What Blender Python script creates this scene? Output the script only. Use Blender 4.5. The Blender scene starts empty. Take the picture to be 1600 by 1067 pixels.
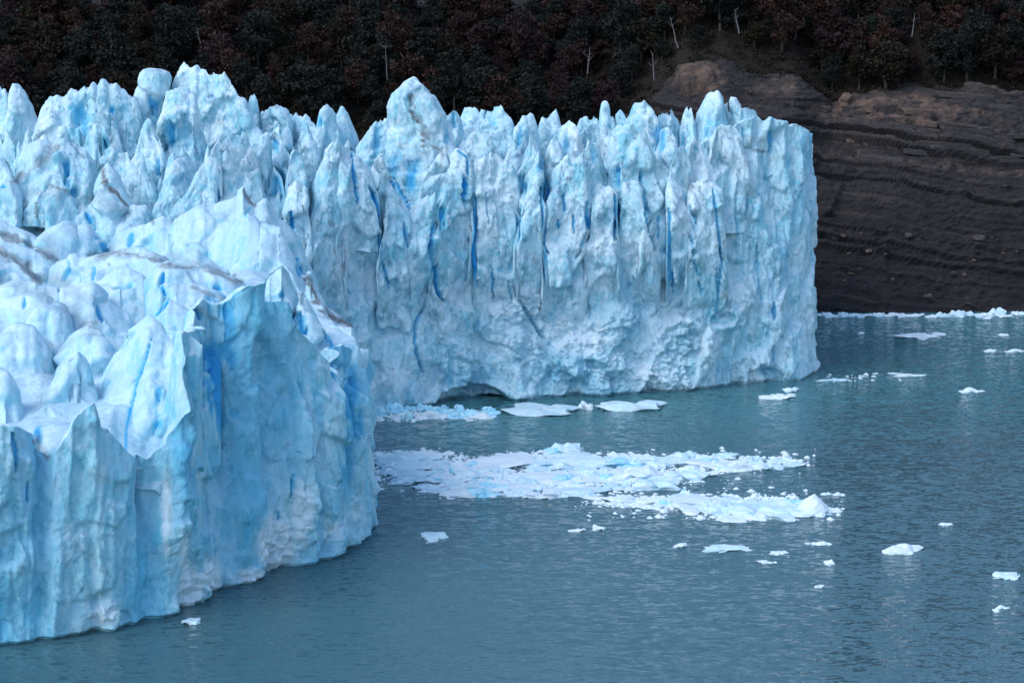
import bpy, bmesh, math, random
import numpy as np
from mathutils import Vector

random.seed(7)
RNG = np.random.default_rng(11)
S = bpy.context.scene
COL = S.collection

# ------------------------------------------------------------------ camera
FPX, CAMH, HOR = 3111.0, 90.0, 0.0
PITCH = math.atan((533.5 - HOR) / FPX)
cam_d = bpy.data.cameras.new('camera')
cam = bpy.data.objects.new('camera', cam_d)
COL.objects.link(cam)
cam_d.sensor_width = 36.0
cam_d.lens = FPX / 1600 * 36.0
cam_d.clip_start, cam_d.clip_end = 1.0, 20000.0
cam.location = (0, 0, CAMH)
cam.rotation_euler = (math.pi / 2 - PITCH, 0, 0)
S.camera = cam

# ------------------------------------------------------------------ sky, sun, exposure
SUN_EL, SUN_AZ = math.radians(48), math.radians(236)      # azimuth measured clockwise from +Y
world = bpy.data.worlds.new('World')
S.world = world
world.use_nodes = True
wn, wl = world.node_tree.nodes, world.node_tree.links
wn.clear()
sky = wn.new('ShaderNodeTexSky'); sky.sky_type = 'NISHITA'; sky.sun_disc = False
sky.sun_elevation = SUN_EL; sky.sun_rotation = SUN_AZ
sky.air_density = 1.0; sky.dust_density = 1.2; sky.ozone_density = 1.5
bg = wn.new('ShaderNodeBackground'); bg.inputs['Strength'].default_value = 0.15
wo = wn.new('ShaderNodeOutputWorld')
wl.new(sky.outputs[0], bg.inputs[0]); wl.new(bg.outputs[0], wo.inputs[0])
sun_d = bpy.data.lights.new('sun', 'SUN'); sun = bpy.data.objects.new('sun', sun_d); COL.objects.link(sun)
sun_d.energy = 0.8; sun_d.angle = math.radians(38); sun_d.color = (0.97, 0.985, 1.0)
sdir = Vector((math.sin(SUN_AZ) * math.cos(SUN_EL), math.cos(SUN_AZ) * math.cos(SUN_EL), math.sin(SUN_EL)))
sun.rotation_euler = sdir.to_track_quat('Z', 'Y').to_euler()
sun.location = sdir * 500
S.view_settings.view_transform = 'Standard'
S.view_settings.look = 'None'
S.view_settings.gamma = 1.0
S.view_settings.exposure = 0.78
S.view_settings.use_curve_mapping = False
S.cycles.max_bounces = 8
S.cycles.diffuse_bounces = 6
S.cycles.glossy_bounces = 3
S.cycles.use_denoising = True
S.cycles.use_adaptive_sampling = True

# ------------------------------------------------------------------ projection helpers (survey of the place)
CP, SP = math.cos(PITCH), math.sin(PITCH)
def at(x, y, D):
    """point on the sight line of photo pixel x, y at the distance Y = D"""
    x, y, D = np.broadcast_arrays(np.asarray(x, float), np.asarray(y, float), np.asarray(D, float))
    u, v = (x - 800) / FPX, (y - 533.5) / FPX
    dy, dz = CP - v * SP, -SP - v * CP
    t = D / dy
    return np.stack([u * t, D, CAMH + dz * t], -1)
def on_water(x, y, z=0.0):
    x, y = np.broadcast_arrays(np.asarray(x, float), np.asarray(y, float))
    u, v = (x - 800) / FPX, (y - 533.5) / FPX
    dy, dz = CP - v * SP, -SP - v * CP
    t = (z - CAMH) / dz
    return np.stack([u * t, dy * t, np.full_like(t, z)], -1)
def x_at(x, D, z):
    return (np.asarray(x, float) - 800) / FPX * (np.asarray(D, float) * CP + (CAMH - np.asarray(z, float)) * SP)
def z_of(y, D):
    return at(800, y, D)[..., 2]
def to_px(P):
    f = P[..., 1] * CP - (P[..., 2] - CAMH) * SP
    r = P[..., 0]
    u = P[..., 1] * SP + (P[..., 2] - CAMH) * CP
    return 800 + FPX * r / f, 533.5 - FPX * u / f
def lin(x, table):
    t = np.asarray(table, float)
    return np.interp(x, t[:, 0], t[:, 1])
def sstep(a, b, x):
    t = np.clip((x - a) / (b - a), 0, 1)
    return t * t * (3 - 2 * t)

# ------------------------------------------------------------------ noise
def _hash(ix, iy, iz, s):
    with np.errstate(over='ignore'):
        h = (ix.astype(np.int64).astype(np.uint32) * np.uint32(374761393)
             + iy.astype(np.int64).astype(np.uint32) * np.uint32(668265263)
             + iz.astype(np.int64).astype(np.uint32) * np.uint32(2246822519)
             + np.uint32((s * 3266489917 + 12345) & 0xffffffff))
        h ^= h >> np.uint32(15); h *= np.uint32(2246822519)
        h ^= h >> np.uint32(13); h *= np.uint32(3266489917)
        h ^= h >> np.uint32(16)
    return h
G16 = np.array([(1,1,0),(-1,1,0),(1,-1,0),(-1,-1,0),(1,0,1),(-1,0,1),(1,0,-1),(-1,0,-1),
                (0,1,1),(0,-1,1),(0,1,-1),(0,-1,-1),(1,1,0),(-1,1,0),(0,-1,1),(0,-1,-1)], float)
def gnoise(P, seed=0):
    shp = P.shape[:-1]
    P = P.reshape(-1, 3)
    I = np.floor(P); F = P - I
    W = F * F * F * (F * (F * 6 - 15) + 10)
    out = np.zeros(len(P))
    for dx in (0, 1):
        wx = W[:, 0] if dx else 1 - W[:, 0]
        for dy in (0, 1):
            wy = W[:, 1] if dy else 1 - W[:, 1]
            for dz in (0, 1):
                wz = W[:, 2] if dz else 1 - W[:, 2]
                g = G16[_hash(I[:, 0] + dx, I[:, 1] + dy, I[:, 2] + dz, seed) & np.uint32(15)]
                out += wx * wy * wz * (g[:, 0] * (F[:, 0] - dx) + g[:, 1] * (F[:, 1] - dy) + g[:, 2] * (F[:, 2] - dz))
    return out.reshape(shp)
def fbm(P, octs=4, seed=0, gain=0.5, lac=2.03):
    a, s, out = 1.0, 1.0, 0.0
    for o in range(octs):
        out = out + a * gnoise(P * s + o * 17.3, seed + o)
        a *= gain; s *= lac
    return out
def facets(P, seed=0, k=15.0):
    """tilted planes, one per random cell, softly joined: broken ice and rock"""
    shp = P.shape[:-1]
    P = P.reshape(-1, 3)
    I = np.floor(P)
    num = np.zeros(len(P)); den = np.zeros(len(P)) + 1e-12
    for dx in (-1, 0, 1):
        for dy in (-1, 0, 1):
            for dz in (-1, 0, 1):
                cx, cy, cz = I[:, 0] + dx, I[:, 1] + dy, I[:, 2] + dz
                h = _hash(cx, cy, cz, seed)
                r = [((h >> np.uint32(b)) & np.uint32(31)).astype(float) / 31 for b in (0, 5, 10, 15, 20, 25)]
                qx, qy, qz = P[:, 0] - cx - r[0], P[:, 1] - cy - r[1], P[:, 2] - cz - r[2]
                d2 = qx * qx + qy * qy + qz * qz
                w = np.exp(-k * d2)
                v = (r[3] - .5) * 0.9 + (r[4] - .5) * 1.6 * qx + (r[5] - .5) * 1.6 * qz + (r[3] - .5) * 1.2 * qy
                num += w * v; den += w
    return (num / den).reshape(shp)

# ------------------------------------------------------------------ object helpers
def prop(o, label=None, cat=None, group=None, kind=None):
    if label: o['label'] = label
    if cat: o['category'] = cat
    if group: o['group'] = group
    if kind: o['kind'] = kind
    return o
def link(name, me, parent=None):
    o = bpy.data.objects.new(name, me)
    COL.objects.link(o)
    if parent: o.parent = parent
    return o
def empty(name, loc=(0, 0, 0)):
    o = bpy.data.objects.new(name, None); COL.objects.link(o)
    o.location = loc; o.empty_display_size = 1
    return o
def mesh_np(name, V, F, mat, attrs=None, smooth=True):
    """V (n,3), F (m,4) or (m,3)"""
    me = bpy.data.meshes.new(name)
    V = np.ascontiguousarray(V, dtype=np.float32); F = np.ascontiguousarray(F, dtype=np.int32)
    k = F.shape[1]
    me.vertices.add(len(V)); me.vertices.foreach_set('co', V.ravel())
    me.loops.add(F.size); me.loops.foreach_set('vertex_index', F.ravel())
    me.polygons.add(len(F))
    me.polygons.foreach_set('loop_start', np.arange(0, F.size, k, dtype=np.int32))
    me.polygons.foreach_set('use_smooth', np.full(len(F), smooth))
    for an, av in (attrs or {}).items():
        a = me.attributes.new(an, 'FLOAT', 'POINT')
        a.data.foreach_set('value', np.ascontiguousarray(av, dtype=np.float32).ravel())
    if mat.name == 'glacier_ice':
      if 'chip' not in (attrs or {}):
        a = me.attributes.new('chip', 'FLOAT', 'POINT'); a.data.foreach_set('value', np.full(len(V), (.65 if V[:, 1].mean() > 400 else .32) if name == 'hummock' else (.35 if name == 'ice_surface' else .8), dtype=np.float32))
    me.materials.append(mat)
    me.update(calc_edges=True)
    me.validate()
    return me
def grid_faces(m, n):
    i = np.arange(m - 1)[:, None] * n + np.arange(n - 1)[None, :]
    return np.stack([i, i + 1, i + n + 1, i + n], -1).reshape(-1, 4)
def grid_normals(P):
    du = np.gradient(P, axis=1); dv = np.gradient(P, axis=0)
    n = np.cross(du, dv)
    return n / (np.linalg.norm(n, axis=-1, keepdims=True) + 1e-9)

# ------------------------------------------------------------------ materials
def new_mat(name):
    m = bpy.data.materials.new(name); m.use_nodes = True
    nt = m.node_tree
    b = nt.nodes['Principled BSDF']
    return m, nt, b
def N(nt, typ, **kw):
    n = nt.nodes.new(typ)
    for k, v in kw.items():
        if k in n.inputs: n.inputs[k].default_value = v
        else: setattr(n, k, v)
    return n
def mixc(nt, fac, a, b, blend='MIX'):
    n = nt.nodes.new('ShaderNodeMix'); n.data_type = 'RGBA'; n.blend_type = blend
    for sock, v in ((n.inputs[0], fac), (n.inputs[6], a), (n.inputs[7], b)):
        if isinstance(v, bpy.types.NodeSocket): nt.links.new(v, sock)
        elif isinstance(v, (int, float)): sock.default_value = v
        else: sock.default_value = (*v, 1)
    return n.outputs[2]
def ramp(nt, src, stops):
    r = nt.nodes.new('ShaderNodeValToRGB')
    e = r.color_ramp.elements
    while len(e) < len(stops): e.new(0.5)
    for i, (p, c) in enumerate(stops):
        e[i].position = p
        e[i].color = (c, c, c, 1) if isinstance(c, (int, float)) else (*c, 1)
    nt.links.new(src, r.inputs[0])
    return r.outputs[0]
def math_n(nt, op, a, b=None, clamp=False):
    n = nt.nodes.new('ShaderNodeMath'); n.operation = op; n.use_clamp = clamp
    for i, v in enumerate((a, b)):
        if v is None: continue
        if isinstance(v, bpy.types.NodeSocket): nt.links.new(v, n.inputs[i])
        else: n.inputs[i].default_value = v
    return n.outputs[0]
def noise_tex(nt, scale, detail=4, rough=0.55, stretch=(1, 1, 1), dist=0.0, coord=None):
    mp = nt.nodes.new('ShaderNodeMapping'); mp.inputs['Scale'].default_value = stretch
    if coord is None:
        g = nt.nodes.new('ShaderNodeNewGeometry'); coord = g.outputs['Position']
    nt.links.new(coord, mp.inputs[0])
    t = nt.nodes.new('ShaderNodeTexNoise')
    t.inputs['Scale'].default_value = scale; t.inputs['Detail'].default_value = detail
    t.inputs['Roughness'].default_value = rough; t.inputs['Distortion'].default_value = dist
    nt.links.new(mp.outputs[0], t.inputs[0])
    return t.outputs[0]
def attr(nt, name):
    a = nt.nodes.new('ShaderNodeAttribute'); a.attribute_name = name
    return a.outputs['Fac']

def ice_material():
    m, nt, b = new_mat('glacier_ice')
    L = nt.links
    big = ramp(nt, noise_tex(nt, 0.09, 3, .5, (1, 1, .45)), [(0.40, 0), (0.62, 1)])
    mid = ramp(nt, noise_tex(nt, 0.45, 5, .6, (1, 1, .28), .6), [(0.36, 0), (0.68, 1)])
    c = mixc(nt, big, (0.20, 0.56, 0.69), (0.40, 0.71, 0.81))
    c = mixc(nt, math_n(nt, 'MULTIPLY', mid, .6), c, (0.64, 0.82, 0.87))
    strk = ramp(nt, noise_tex(nt, 0.9, 4, .6, (1, 1, .09), .3), [(0.50, 0), (0.72, 1)])
    c = mixc(nt, math_n(nt, 'MULTIPLY', strk, .5), c, (0.13, 0.47, 0.62))
    # fracture planes: each chip of the broken face has a tilt and a tone of its own
    def chips(scale, st, dist):
        g = nt.nodes.new('ShaderNodeNewGeometry'); mp = nt.nodes.new('ShaderNodeMapping'); mp.inputs['Scale'].default_value = st
        L.new(g.outputs['Position'], mp.inputs[0])
        nz = nt.nodes.new('ShaderNodeTexNoise'); nz.inputs['Scale'].default_value = scale * 1.7; nz.inputs['Detail'].default_value = 4; L.new(mp.outputs[0], nz.inputs[0])
        ma = nt.nodes.new('ShaderNodeVectorMath'); ma.operation = 'MULTIPLY_ADD'; L.new(nz.outputs[1], ma.inputs[0]); ma.inputs[1].default_value = (dist, dist, dist); L.new(mp.outputs[0], ma.inputs[2])
        vo = nt.nodes.new('ShaderNodeTexVoronoi'); vo.inputs['Scale'].default_value = scale; L.new(ma.outputs[0], vo.inputs[0])
        return vo.outputs['Color']
    ch1, ch2, ch3 = chips(.30, (1, 1, .45), 2.2), chips(.85, (1, 1, .6), .9), chips(2.2, (1, 1, .7), .4)
    chip = attr(nt, 'chip')
    def bw(col):
        n = nt.nodes.new('ShaderNodeSeparateColor'); L.new(col, n.inputs[0]); return n.outputs[0]
    c = mixc(nt, math_n(nt, 'MULTIPLY', math_n(nt, 'MULTIPLY', ramp(nt, bw(ch1), [(0.3, 0), (0.9, 1)]), chip), .30), c, (0.15, 0.50, 0.67))
    c = mixc(nt, math_n(nt, 'MULTIPLY', math_n(nt, 'MULTIPLY', ramp(nt, bw(ch2), [(0.45, 0), (0.9, 1)]), chip), .48), c, (0.72, 0.86, 0.91))
    # weathered crust gathers on what faces up, crumbled snow where ice broke
    geo = nt.nodes.new('ShaderNodeNewGeometry')
    sx = nt.nodes.new('ShaderNodeSeparateXYZ'); L.new(geo.outputs['True Normal'], sx.inputs[0])
    crn = noise_tex(nt, 0.7, 5, .65)
    up = math_n(nt, 'ADD', sx.outputs[2], math_n(nt, 'MULTIPLY', math_n(nt, 'SUBTRACT', crn, .5), .9))
    crust = ramp(nt, up, [(0.22, 0), (0.62, 1)])
    c = mixc(nt, math_n(nt, 'MULTIPLY', crust, .82), c, mixc(nt, ramp(nt, noise_tex(nt, .16, 6, .68, (1, 1, 1), 1.2), [(0.36, 0), (0.64, 1)]), (0.36, 0.57, 0.70), (0.62, 0.79, 0.87)))
    wf = ramp(nt, math_n(nt, 'ADD', attr(nt, 'white'), math_n(nt, 'MULTIPLY', math_n(nt, 'SUBTRACT', noise_tex(nt, .8, 6, .7), .5), 1.1)), [(0.3, 0), (0.62, 1)])
    c = mixc(nt, math_n(nt, 'MULTIPLY', wf, .75), c, (0.73, 0.86, 0.92))
    # dense blue ice; deep blue painted into cracks and alcoves for light scattered there
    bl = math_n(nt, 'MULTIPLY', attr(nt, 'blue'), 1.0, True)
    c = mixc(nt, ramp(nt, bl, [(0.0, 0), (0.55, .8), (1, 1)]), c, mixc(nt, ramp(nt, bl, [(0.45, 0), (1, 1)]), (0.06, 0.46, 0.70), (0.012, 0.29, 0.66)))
    # grit carried in the ice
    dn = noise_tex(nt, 1.3, 6, .7, (1, 1, .6), .8)
    df = ramp(nt, math_n(nt, 'MULTIPLY', attr(nt, 'dirt'), math_n(nt, 'ADD', dn, .25)), [(0.12, 0), (0.75, 1)])
    c = mixc(nt, math_n(nt, 'MULTIPLY', df, .9), c, (0.10, 0.098, 0.105))
    L.new(c, b.inputs['Base Color'])
    b.inputs['Roughness'].default_value = 0.5
    b.inputs['IOR'].default_value = 1.31
    b.inputs['Specular IOR Level'].default_value = 0.4
    bp = nt.nodes.new('ShaderNodeBump'); bp.inputs['Strength'].default_value = 0.55; bp.inputs['Distance'].default_value = 0.35
    hh = math_n(nt, 'ADD', noise_tex(nt, 1.1, 6, .65, (1, 1, .4), .5), math_n(nt, 'MULTIPLY', noise_tex(nt, 3.5, 4, .6), .35))
    L.new(hh, bp.inputs['Height'])
    tot = bp.outputs[0]
    for col, k in ((ch1, .55), (ch2, .65), (ch3, .55)):
        sb = nt.nodes.new('ShaderNodeVectorMath'); sb.operation = 'SUBTRACT'; L.new(col, sb.inputs[0]); sb.inputs[1].default_value = (.5, .5, .5)
        sc = nt.nodes.new('ShaderNodeVectorMath'); sc.operation = 'SCALE'; L.new(sb.outputs[0], sc.inputs[0]); L.new(math_n(nt, 'MULTIPLY', chip, k), sc.inputs['Scale'])
        ad = nt.nodes.new('ShaderNodeVectorMath'); ad.operation = 'ADD'; L.new(tot, ad.inputs[0]); L.new(sc.outputs[0], ad.inputs[1]); tot = ad.outputs[0]
    nm = nt.nodes.new('ShaderNodeVectorMath'); nm.operation = 'NORMALIZE'; L.new(tot, nm.inputs[0])
    L.new(nm.outputs[0], b.inputs['Normal'])
    return m
M_ICE = ice_material()

def floe_material(name, tint, k, base=(0.70, 0.82, 0.87)):
    m, nt, b = new_mat(name)
    n = ramp(nt, noise_tex(nt, .8, 5, .6), [(0.35, 0), (0.65, 1)])
    nt.links.new(mixc(nt, math_n(nt, 'MULTIPLY', n, k), base, tint), b.inputs['Base Color'])
    b.inputs['Roughness'].default_value = 0.45
    bp = nt.nodes.new('ShaderNodeBump'); bp.inputs['Strength'].default_value = 0.5; bp.inputs['Distance'].default_value = .2
    nt.links.new(noise_tex(nt, 2.5, 5, .6), bp.inputs['Height']); nt.links.new(bp.outputs[0], b.inputs['Normal'])
    return m
M_FLOE = floe_material('floating_ice', (0.42, 0.70, 0.80), .85)
M_FLOE_W = floe_material('snowy_ice', (0.70, 0.83, 0.88), .5)
M_FLOE_B = floe_material('blue_floating_ice', (0.24, 0.66, 0.84), 1.0, (0.55, 0.83, 0.92))

def water_material():
    m, nt, b = new_mat('lake_water')
    L = nt.links
    n = noise_tex(nt, .012, 3, .5)
    L.new(mixc(nt, n, (0.045, 0.120, 0.145), (0.06, 0.140, 0.165)), b.inputs['Base Color'])
    b.inputs['Roughness'].default_value = 0.09
    b.inputs['IOR'].default_value = 1.33
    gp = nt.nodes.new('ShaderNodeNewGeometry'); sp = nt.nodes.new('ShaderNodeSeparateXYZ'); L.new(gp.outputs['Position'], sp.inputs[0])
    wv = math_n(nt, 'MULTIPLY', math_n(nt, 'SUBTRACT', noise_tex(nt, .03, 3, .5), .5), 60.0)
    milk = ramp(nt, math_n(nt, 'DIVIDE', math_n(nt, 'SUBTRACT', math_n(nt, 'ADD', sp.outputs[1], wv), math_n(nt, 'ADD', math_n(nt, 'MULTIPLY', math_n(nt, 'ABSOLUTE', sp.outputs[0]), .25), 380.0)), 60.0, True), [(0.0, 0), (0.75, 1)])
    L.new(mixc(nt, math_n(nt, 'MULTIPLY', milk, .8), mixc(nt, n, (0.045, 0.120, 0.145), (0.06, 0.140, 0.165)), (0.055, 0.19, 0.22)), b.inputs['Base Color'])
    # wind ripples, weaker in the lee of the far ice front
    geo = nt.nodes.new('ShaderNodeNewGeometry')
    sx = nt.nodes.new('ShaderNodeSeparateXYZ'); L.new(geo.outputs['Position'], sx.inputs[0])
    gust = ramp(nt, noise_tex(nt, .018, 4, .6, (.5, 1.6, 1), .6), [(0.35, .7), (0.62, 1.1)])
    def slope(scale, amt, stretch):
        mp = nt.nodes.new('ShaderNodeMapping'); mp.inputs['Scale'].default_value = stretch
        L.new(geo.outputs['Position'], mp.inputs[0])
        t = nt.nodes.new('ShaderNodeTexNoise'); t.inputs['Scale'].default_value = scale; t.inputs['Detail'].default_value = 3; t.inputs['Distortion'].default_value = .3
        L.new(mp.outputs[0], t.inputs[0])
        v = nt.nodes.new('ShaderNodeVectorMath'); v.operation = 'SUBTRACT'; L.new(t.outputs[1], v.inputs[0]); v.inputs[1].default_value = (.5, .5, .5)
        q = nt.nodes.new('ShaderNodeVectorMath'); q.operation = 'MULTIPLY'; L.new(v.outputs[0], q.inputs[0]); q.inputs[1].default_value = (amt, amt, 0)
        return q.outputs[0]
    def vadd(p, q):
        v = nt.nodes.new('ShaderNodeVectorMath'); v.operation = 'ADD'; L.new(p, v.inputs[0]); L.new(q, v.inputs[1]); return v.outputs[0]
    sl = vadd(vadd(slope(2.2, 1.2, (.4, 1, 1)), slope(1.1, 1.1, (.35, 1, 1))), slope(.4, .35, (.35, 1, 1)))
    sc = nt.nodes.new('ShaderNodeVectorMath'); sc.operation = 'SCALE'; L.new(sl, sc.inputs[0]); L.new(gust, sc.inputs['Scale'])
    up = nt.nodes.new('ShaderNodeVectorMath'); up.operation = 'ADD'; L.new(sc.outputs[0], up.inputs[0]); up.inputs[1].default_value = (0, 0, 1)
    nm = nt.nodes.new('ShaderNodeVectorMath'); nm.operation = 'NORMALIZE'; L.new(up.outputs[0], nm.inputs[0])
    L.new(nm.outputs[0], b.inputs['Normal'])
    return m
M_WATER = water_material()

def rock_material():
    m, nt, b = new_mat('layered_rock')
    L = nt.links
    st = attr(nt, 'strata')
    cv = nt.nodes.new('ShaderNodeCombineXYZ')
    geo = nt.nodes.new('ShaderNodeNewGeometry')
    sx = nt.nodes.new('ShaderNodeSeparateXYZ'); L.new(geo.outputs['Position'], sx.inputs[0])
    L.new(math_n(nt, 'MULTIPLY', sx.outputs[0], .03), cv.inputs[0]); L.new(st, cv.inputs[2])
    lay = noise_tex(nt, .7, 7, .8, coord=cv.outputs[0])
    c = ramp(nt, lay, [(0.34, (0.010, 0.010, 0.012)), (0.46, (0.026, 0.023, 0.024)), (0.56, (0.052, 0.045, 0.043)), (0.68, (0.125, 0.10, 0.085))])
    sp = ramp(nt, noise_tex(nt, .7, 6, .7), [(0.40, 0), (0.75, 1)])
    c = mixc(nt, math_n(nt, 'MULTIPLY', sp, .28), c, (0.09, 0.075, 0.066))
    dk = ramp(nt, noise_tex(nt, .06, 4, .6), [(0.40, 0), (0.62, 1)])
    c = mixc(nt, math_n(nt, 'MULTIPLY', dk, .6), c, (0.026, 0.025, 0.029))
    c = mixc(nt, math_n(nt, 'MULTIPLY', ramp(nt, math_n(nt, 'DIVIDE', st, 70.0), [(0.50, 1), (0.66, 0)]), .5), c, (0.014, 0.014, 0.017))
    tan = ramp(nt, attr(nt, 'tan'), [(0.2, 0), (0.8, 1)])
    c = mixc(nt, math_n(nt, 'MULTIPLY', tan, .7), c, mixc(nt, sp, (0.13, 0.085, 0.065), (0.24, 0.16, 0.12)))
    L.new(c, b.inputs['Base Color']); b.inputs['Roughness'].default_value = .85
    b.inputs['Specular IOR Level'].default_value = .2
    bp = nt.nodes.new('ShaderNodeBump'); bp.inputs['Strength'].default_value = .9; bp.inputs['Distance'].default_value = .6
    L.new(math_n(nt, 'ADD', math_n(nt, 'MULTIPLY', noise_tex(nt, 1.0, 6, .7, (.7, .7, 2.5)), .6), lay), bp.inputs['Height']); L.new(bp.outputs[0], b.inputs['Normal'])
    return m
M_ROCK = rock_material()
def plain_rock(name, a, c2):
    m, nt, b = new_mat(name)
    n = ramp(nt, noise_tex(nt, .8, 6, .7, (1, 1, 2)), [(0.35, 0), (0.7, 1)])
    nt.links.new(mixc(nt, n, a, c2), b.inputs['Base Color']); b.inputs['Roughness'].default_value = .85
    b.inputs['Specular IOR Level'].default_value = .2
    bp = nt.nodes.new('ShaderNodeBump'); bp.inputs['Strength'].default_value = .8; bp.inputs['Distance'].default_value = .3
    nt.links.new(noise_tex(nt, 2, 5, .7), bp.inputs['Height']); nt.links.new(bp.outputs[0], b.inputs['Normal'])
    return m
M_ROCK_G = plain_rock('grey_rock', (0.045, 0.042, 0.043), (0.10, 0.088, 0.08))
M_ROCK_T = plain_rock('tan_rock', (0.085, 0.062, 0.05), (0.19, 0.135, 0.105))
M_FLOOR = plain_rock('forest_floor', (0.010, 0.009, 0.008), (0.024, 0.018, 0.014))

def leaf_material(name, a, c2):
    m, nt, b = new_mat(name)
    oi = nt.nodes.new('ShaderNodeObjectInfo')
    n = ramp(nt, noise_tex(nt, .45, 3, .6), [(0.35, 0), (0.65, 1)])
    c = mixc(nt, n, a, c2)
    c = mixc(nt, math_n(nt, 'MULTIPLY', oi.outputs['Random'], .45), c, tuple(v * .45 for v in a))
    nt.links.new(c, b.inputs['Base Color']); b.inputs['Roughness'].default_value = .7
    b.inputs['Specular IOR Level'].default_value = .15
    return m
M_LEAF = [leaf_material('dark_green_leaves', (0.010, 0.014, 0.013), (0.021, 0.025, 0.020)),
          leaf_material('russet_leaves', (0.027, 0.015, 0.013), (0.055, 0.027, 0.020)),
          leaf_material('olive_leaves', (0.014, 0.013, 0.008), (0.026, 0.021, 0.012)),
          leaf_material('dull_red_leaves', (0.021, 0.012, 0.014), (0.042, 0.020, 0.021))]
M_BARK, _nt, _b = new_mat('bark')
_nt.links.new(mixc(_nt, noise_tex(_nt, 1.5, 4, .6), (0.03, 0.026, 0.024), (0.075, 0.065, 0.06)), _b.inputs['Base Color']); _b.inputs['Roughness'].default_value = .9
M_DEAD, _nt, _b = new_mat('bleached_wood')
_nt.links.new(mixc(_nt, noise_tex(_nt, 1.5, 4, .6), (0.10, 0.095, 0.10), (0.20, 0.19, 0.19)), _b.inputs['Base Color']); _b.inputs['Roughness'].default_value = .9

# ------------------------------------------------------------------ marks in the ice: fissures, blue patches, grit (traced, cut into the geometry)
# fissure: (points, half width px, depth m, blue)
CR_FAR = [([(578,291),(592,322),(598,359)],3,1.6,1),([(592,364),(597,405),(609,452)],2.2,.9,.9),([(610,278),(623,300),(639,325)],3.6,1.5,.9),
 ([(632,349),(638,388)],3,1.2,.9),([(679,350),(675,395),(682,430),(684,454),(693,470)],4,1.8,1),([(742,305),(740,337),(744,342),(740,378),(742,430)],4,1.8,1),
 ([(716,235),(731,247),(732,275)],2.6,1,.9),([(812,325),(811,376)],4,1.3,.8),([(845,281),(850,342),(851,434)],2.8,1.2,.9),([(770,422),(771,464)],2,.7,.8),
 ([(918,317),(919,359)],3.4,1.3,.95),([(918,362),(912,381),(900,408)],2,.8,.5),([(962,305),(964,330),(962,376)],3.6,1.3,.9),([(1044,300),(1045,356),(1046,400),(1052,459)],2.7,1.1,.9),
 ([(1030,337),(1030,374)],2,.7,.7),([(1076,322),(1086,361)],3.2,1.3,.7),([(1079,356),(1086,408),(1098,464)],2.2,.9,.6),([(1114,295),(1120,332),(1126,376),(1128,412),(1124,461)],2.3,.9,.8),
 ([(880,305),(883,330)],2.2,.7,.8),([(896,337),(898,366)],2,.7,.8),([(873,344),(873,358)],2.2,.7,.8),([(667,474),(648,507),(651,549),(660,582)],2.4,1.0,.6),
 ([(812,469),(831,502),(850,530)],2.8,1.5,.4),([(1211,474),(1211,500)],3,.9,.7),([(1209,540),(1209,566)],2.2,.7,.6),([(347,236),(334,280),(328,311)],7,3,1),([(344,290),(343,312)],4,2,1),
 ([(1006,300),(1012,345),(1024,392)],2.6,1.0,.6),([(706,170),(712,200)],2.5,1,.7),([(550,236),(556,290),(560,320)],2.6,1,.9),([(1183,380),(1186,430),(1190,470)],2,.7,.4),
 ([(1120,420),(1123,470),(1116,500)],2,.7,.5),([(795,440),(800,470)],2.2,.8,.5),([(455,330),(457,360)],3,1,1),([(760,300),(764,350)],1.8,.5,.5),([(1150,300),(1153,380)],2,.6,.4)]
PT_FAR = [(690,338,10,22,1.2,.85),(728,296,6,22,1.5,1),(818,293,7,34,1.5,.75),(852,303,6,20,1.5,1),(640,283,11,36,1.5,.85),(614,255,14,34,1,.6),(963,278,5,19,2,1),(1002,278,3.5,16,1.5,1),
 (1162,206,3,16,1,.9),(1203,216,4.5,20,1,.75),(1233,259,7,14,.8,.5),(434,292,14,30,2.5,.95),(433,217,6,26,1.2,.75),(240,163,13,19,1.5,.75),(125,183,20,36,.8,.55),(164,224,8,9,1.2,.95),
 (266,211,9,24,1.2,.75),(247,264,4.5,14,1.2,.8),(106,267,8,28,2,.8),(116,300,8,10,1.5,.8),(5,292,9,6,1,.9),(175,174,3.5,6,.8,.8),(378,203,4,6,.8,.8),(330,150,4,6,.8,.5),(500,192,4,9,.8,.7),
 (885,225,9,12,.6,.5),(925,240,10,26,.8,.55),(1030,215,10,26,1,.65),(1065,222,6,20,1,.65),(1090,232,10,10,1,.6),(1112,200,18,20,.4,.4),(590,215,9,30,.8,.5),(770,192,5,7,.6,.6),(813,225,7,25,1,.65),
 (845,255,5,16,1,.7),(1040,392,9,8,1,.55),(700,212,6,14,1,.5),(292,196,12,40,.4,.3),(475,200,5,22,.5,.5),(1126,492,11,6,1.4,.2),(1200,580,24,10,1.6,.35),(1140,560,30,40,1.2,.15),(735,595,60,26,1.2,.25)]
DT_FAR = [([(641,145),(640,172),(655,195),(663,235)],3.5,1),([(650,165),(672,225),(695,243)],3,.7),([(1163,230),(1200,238)],2.5,.8),([(700,230),(690,260)],3,.6),([(996,210),(992,216)],3,.8),
 ([(1076,262),(1080,300)],2.5,.7),([(160,263),(165,290),(185,305),(198,322)],4,1),([(112,228),(130,246)],3,1),([(90,230),(55,262),(25,282)],9,.6),([(56,318),(60,345)],2.4,.9),([(76,290),(100,296),(112,308)],2.4,.9),
 ([(232,180),(240,172)],7,.6),([(330,205),(345,190)],3,.5),([(35,265),(20,285)],3,.9),([(1090,290),(1100,320)],2,.5)]
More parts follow.
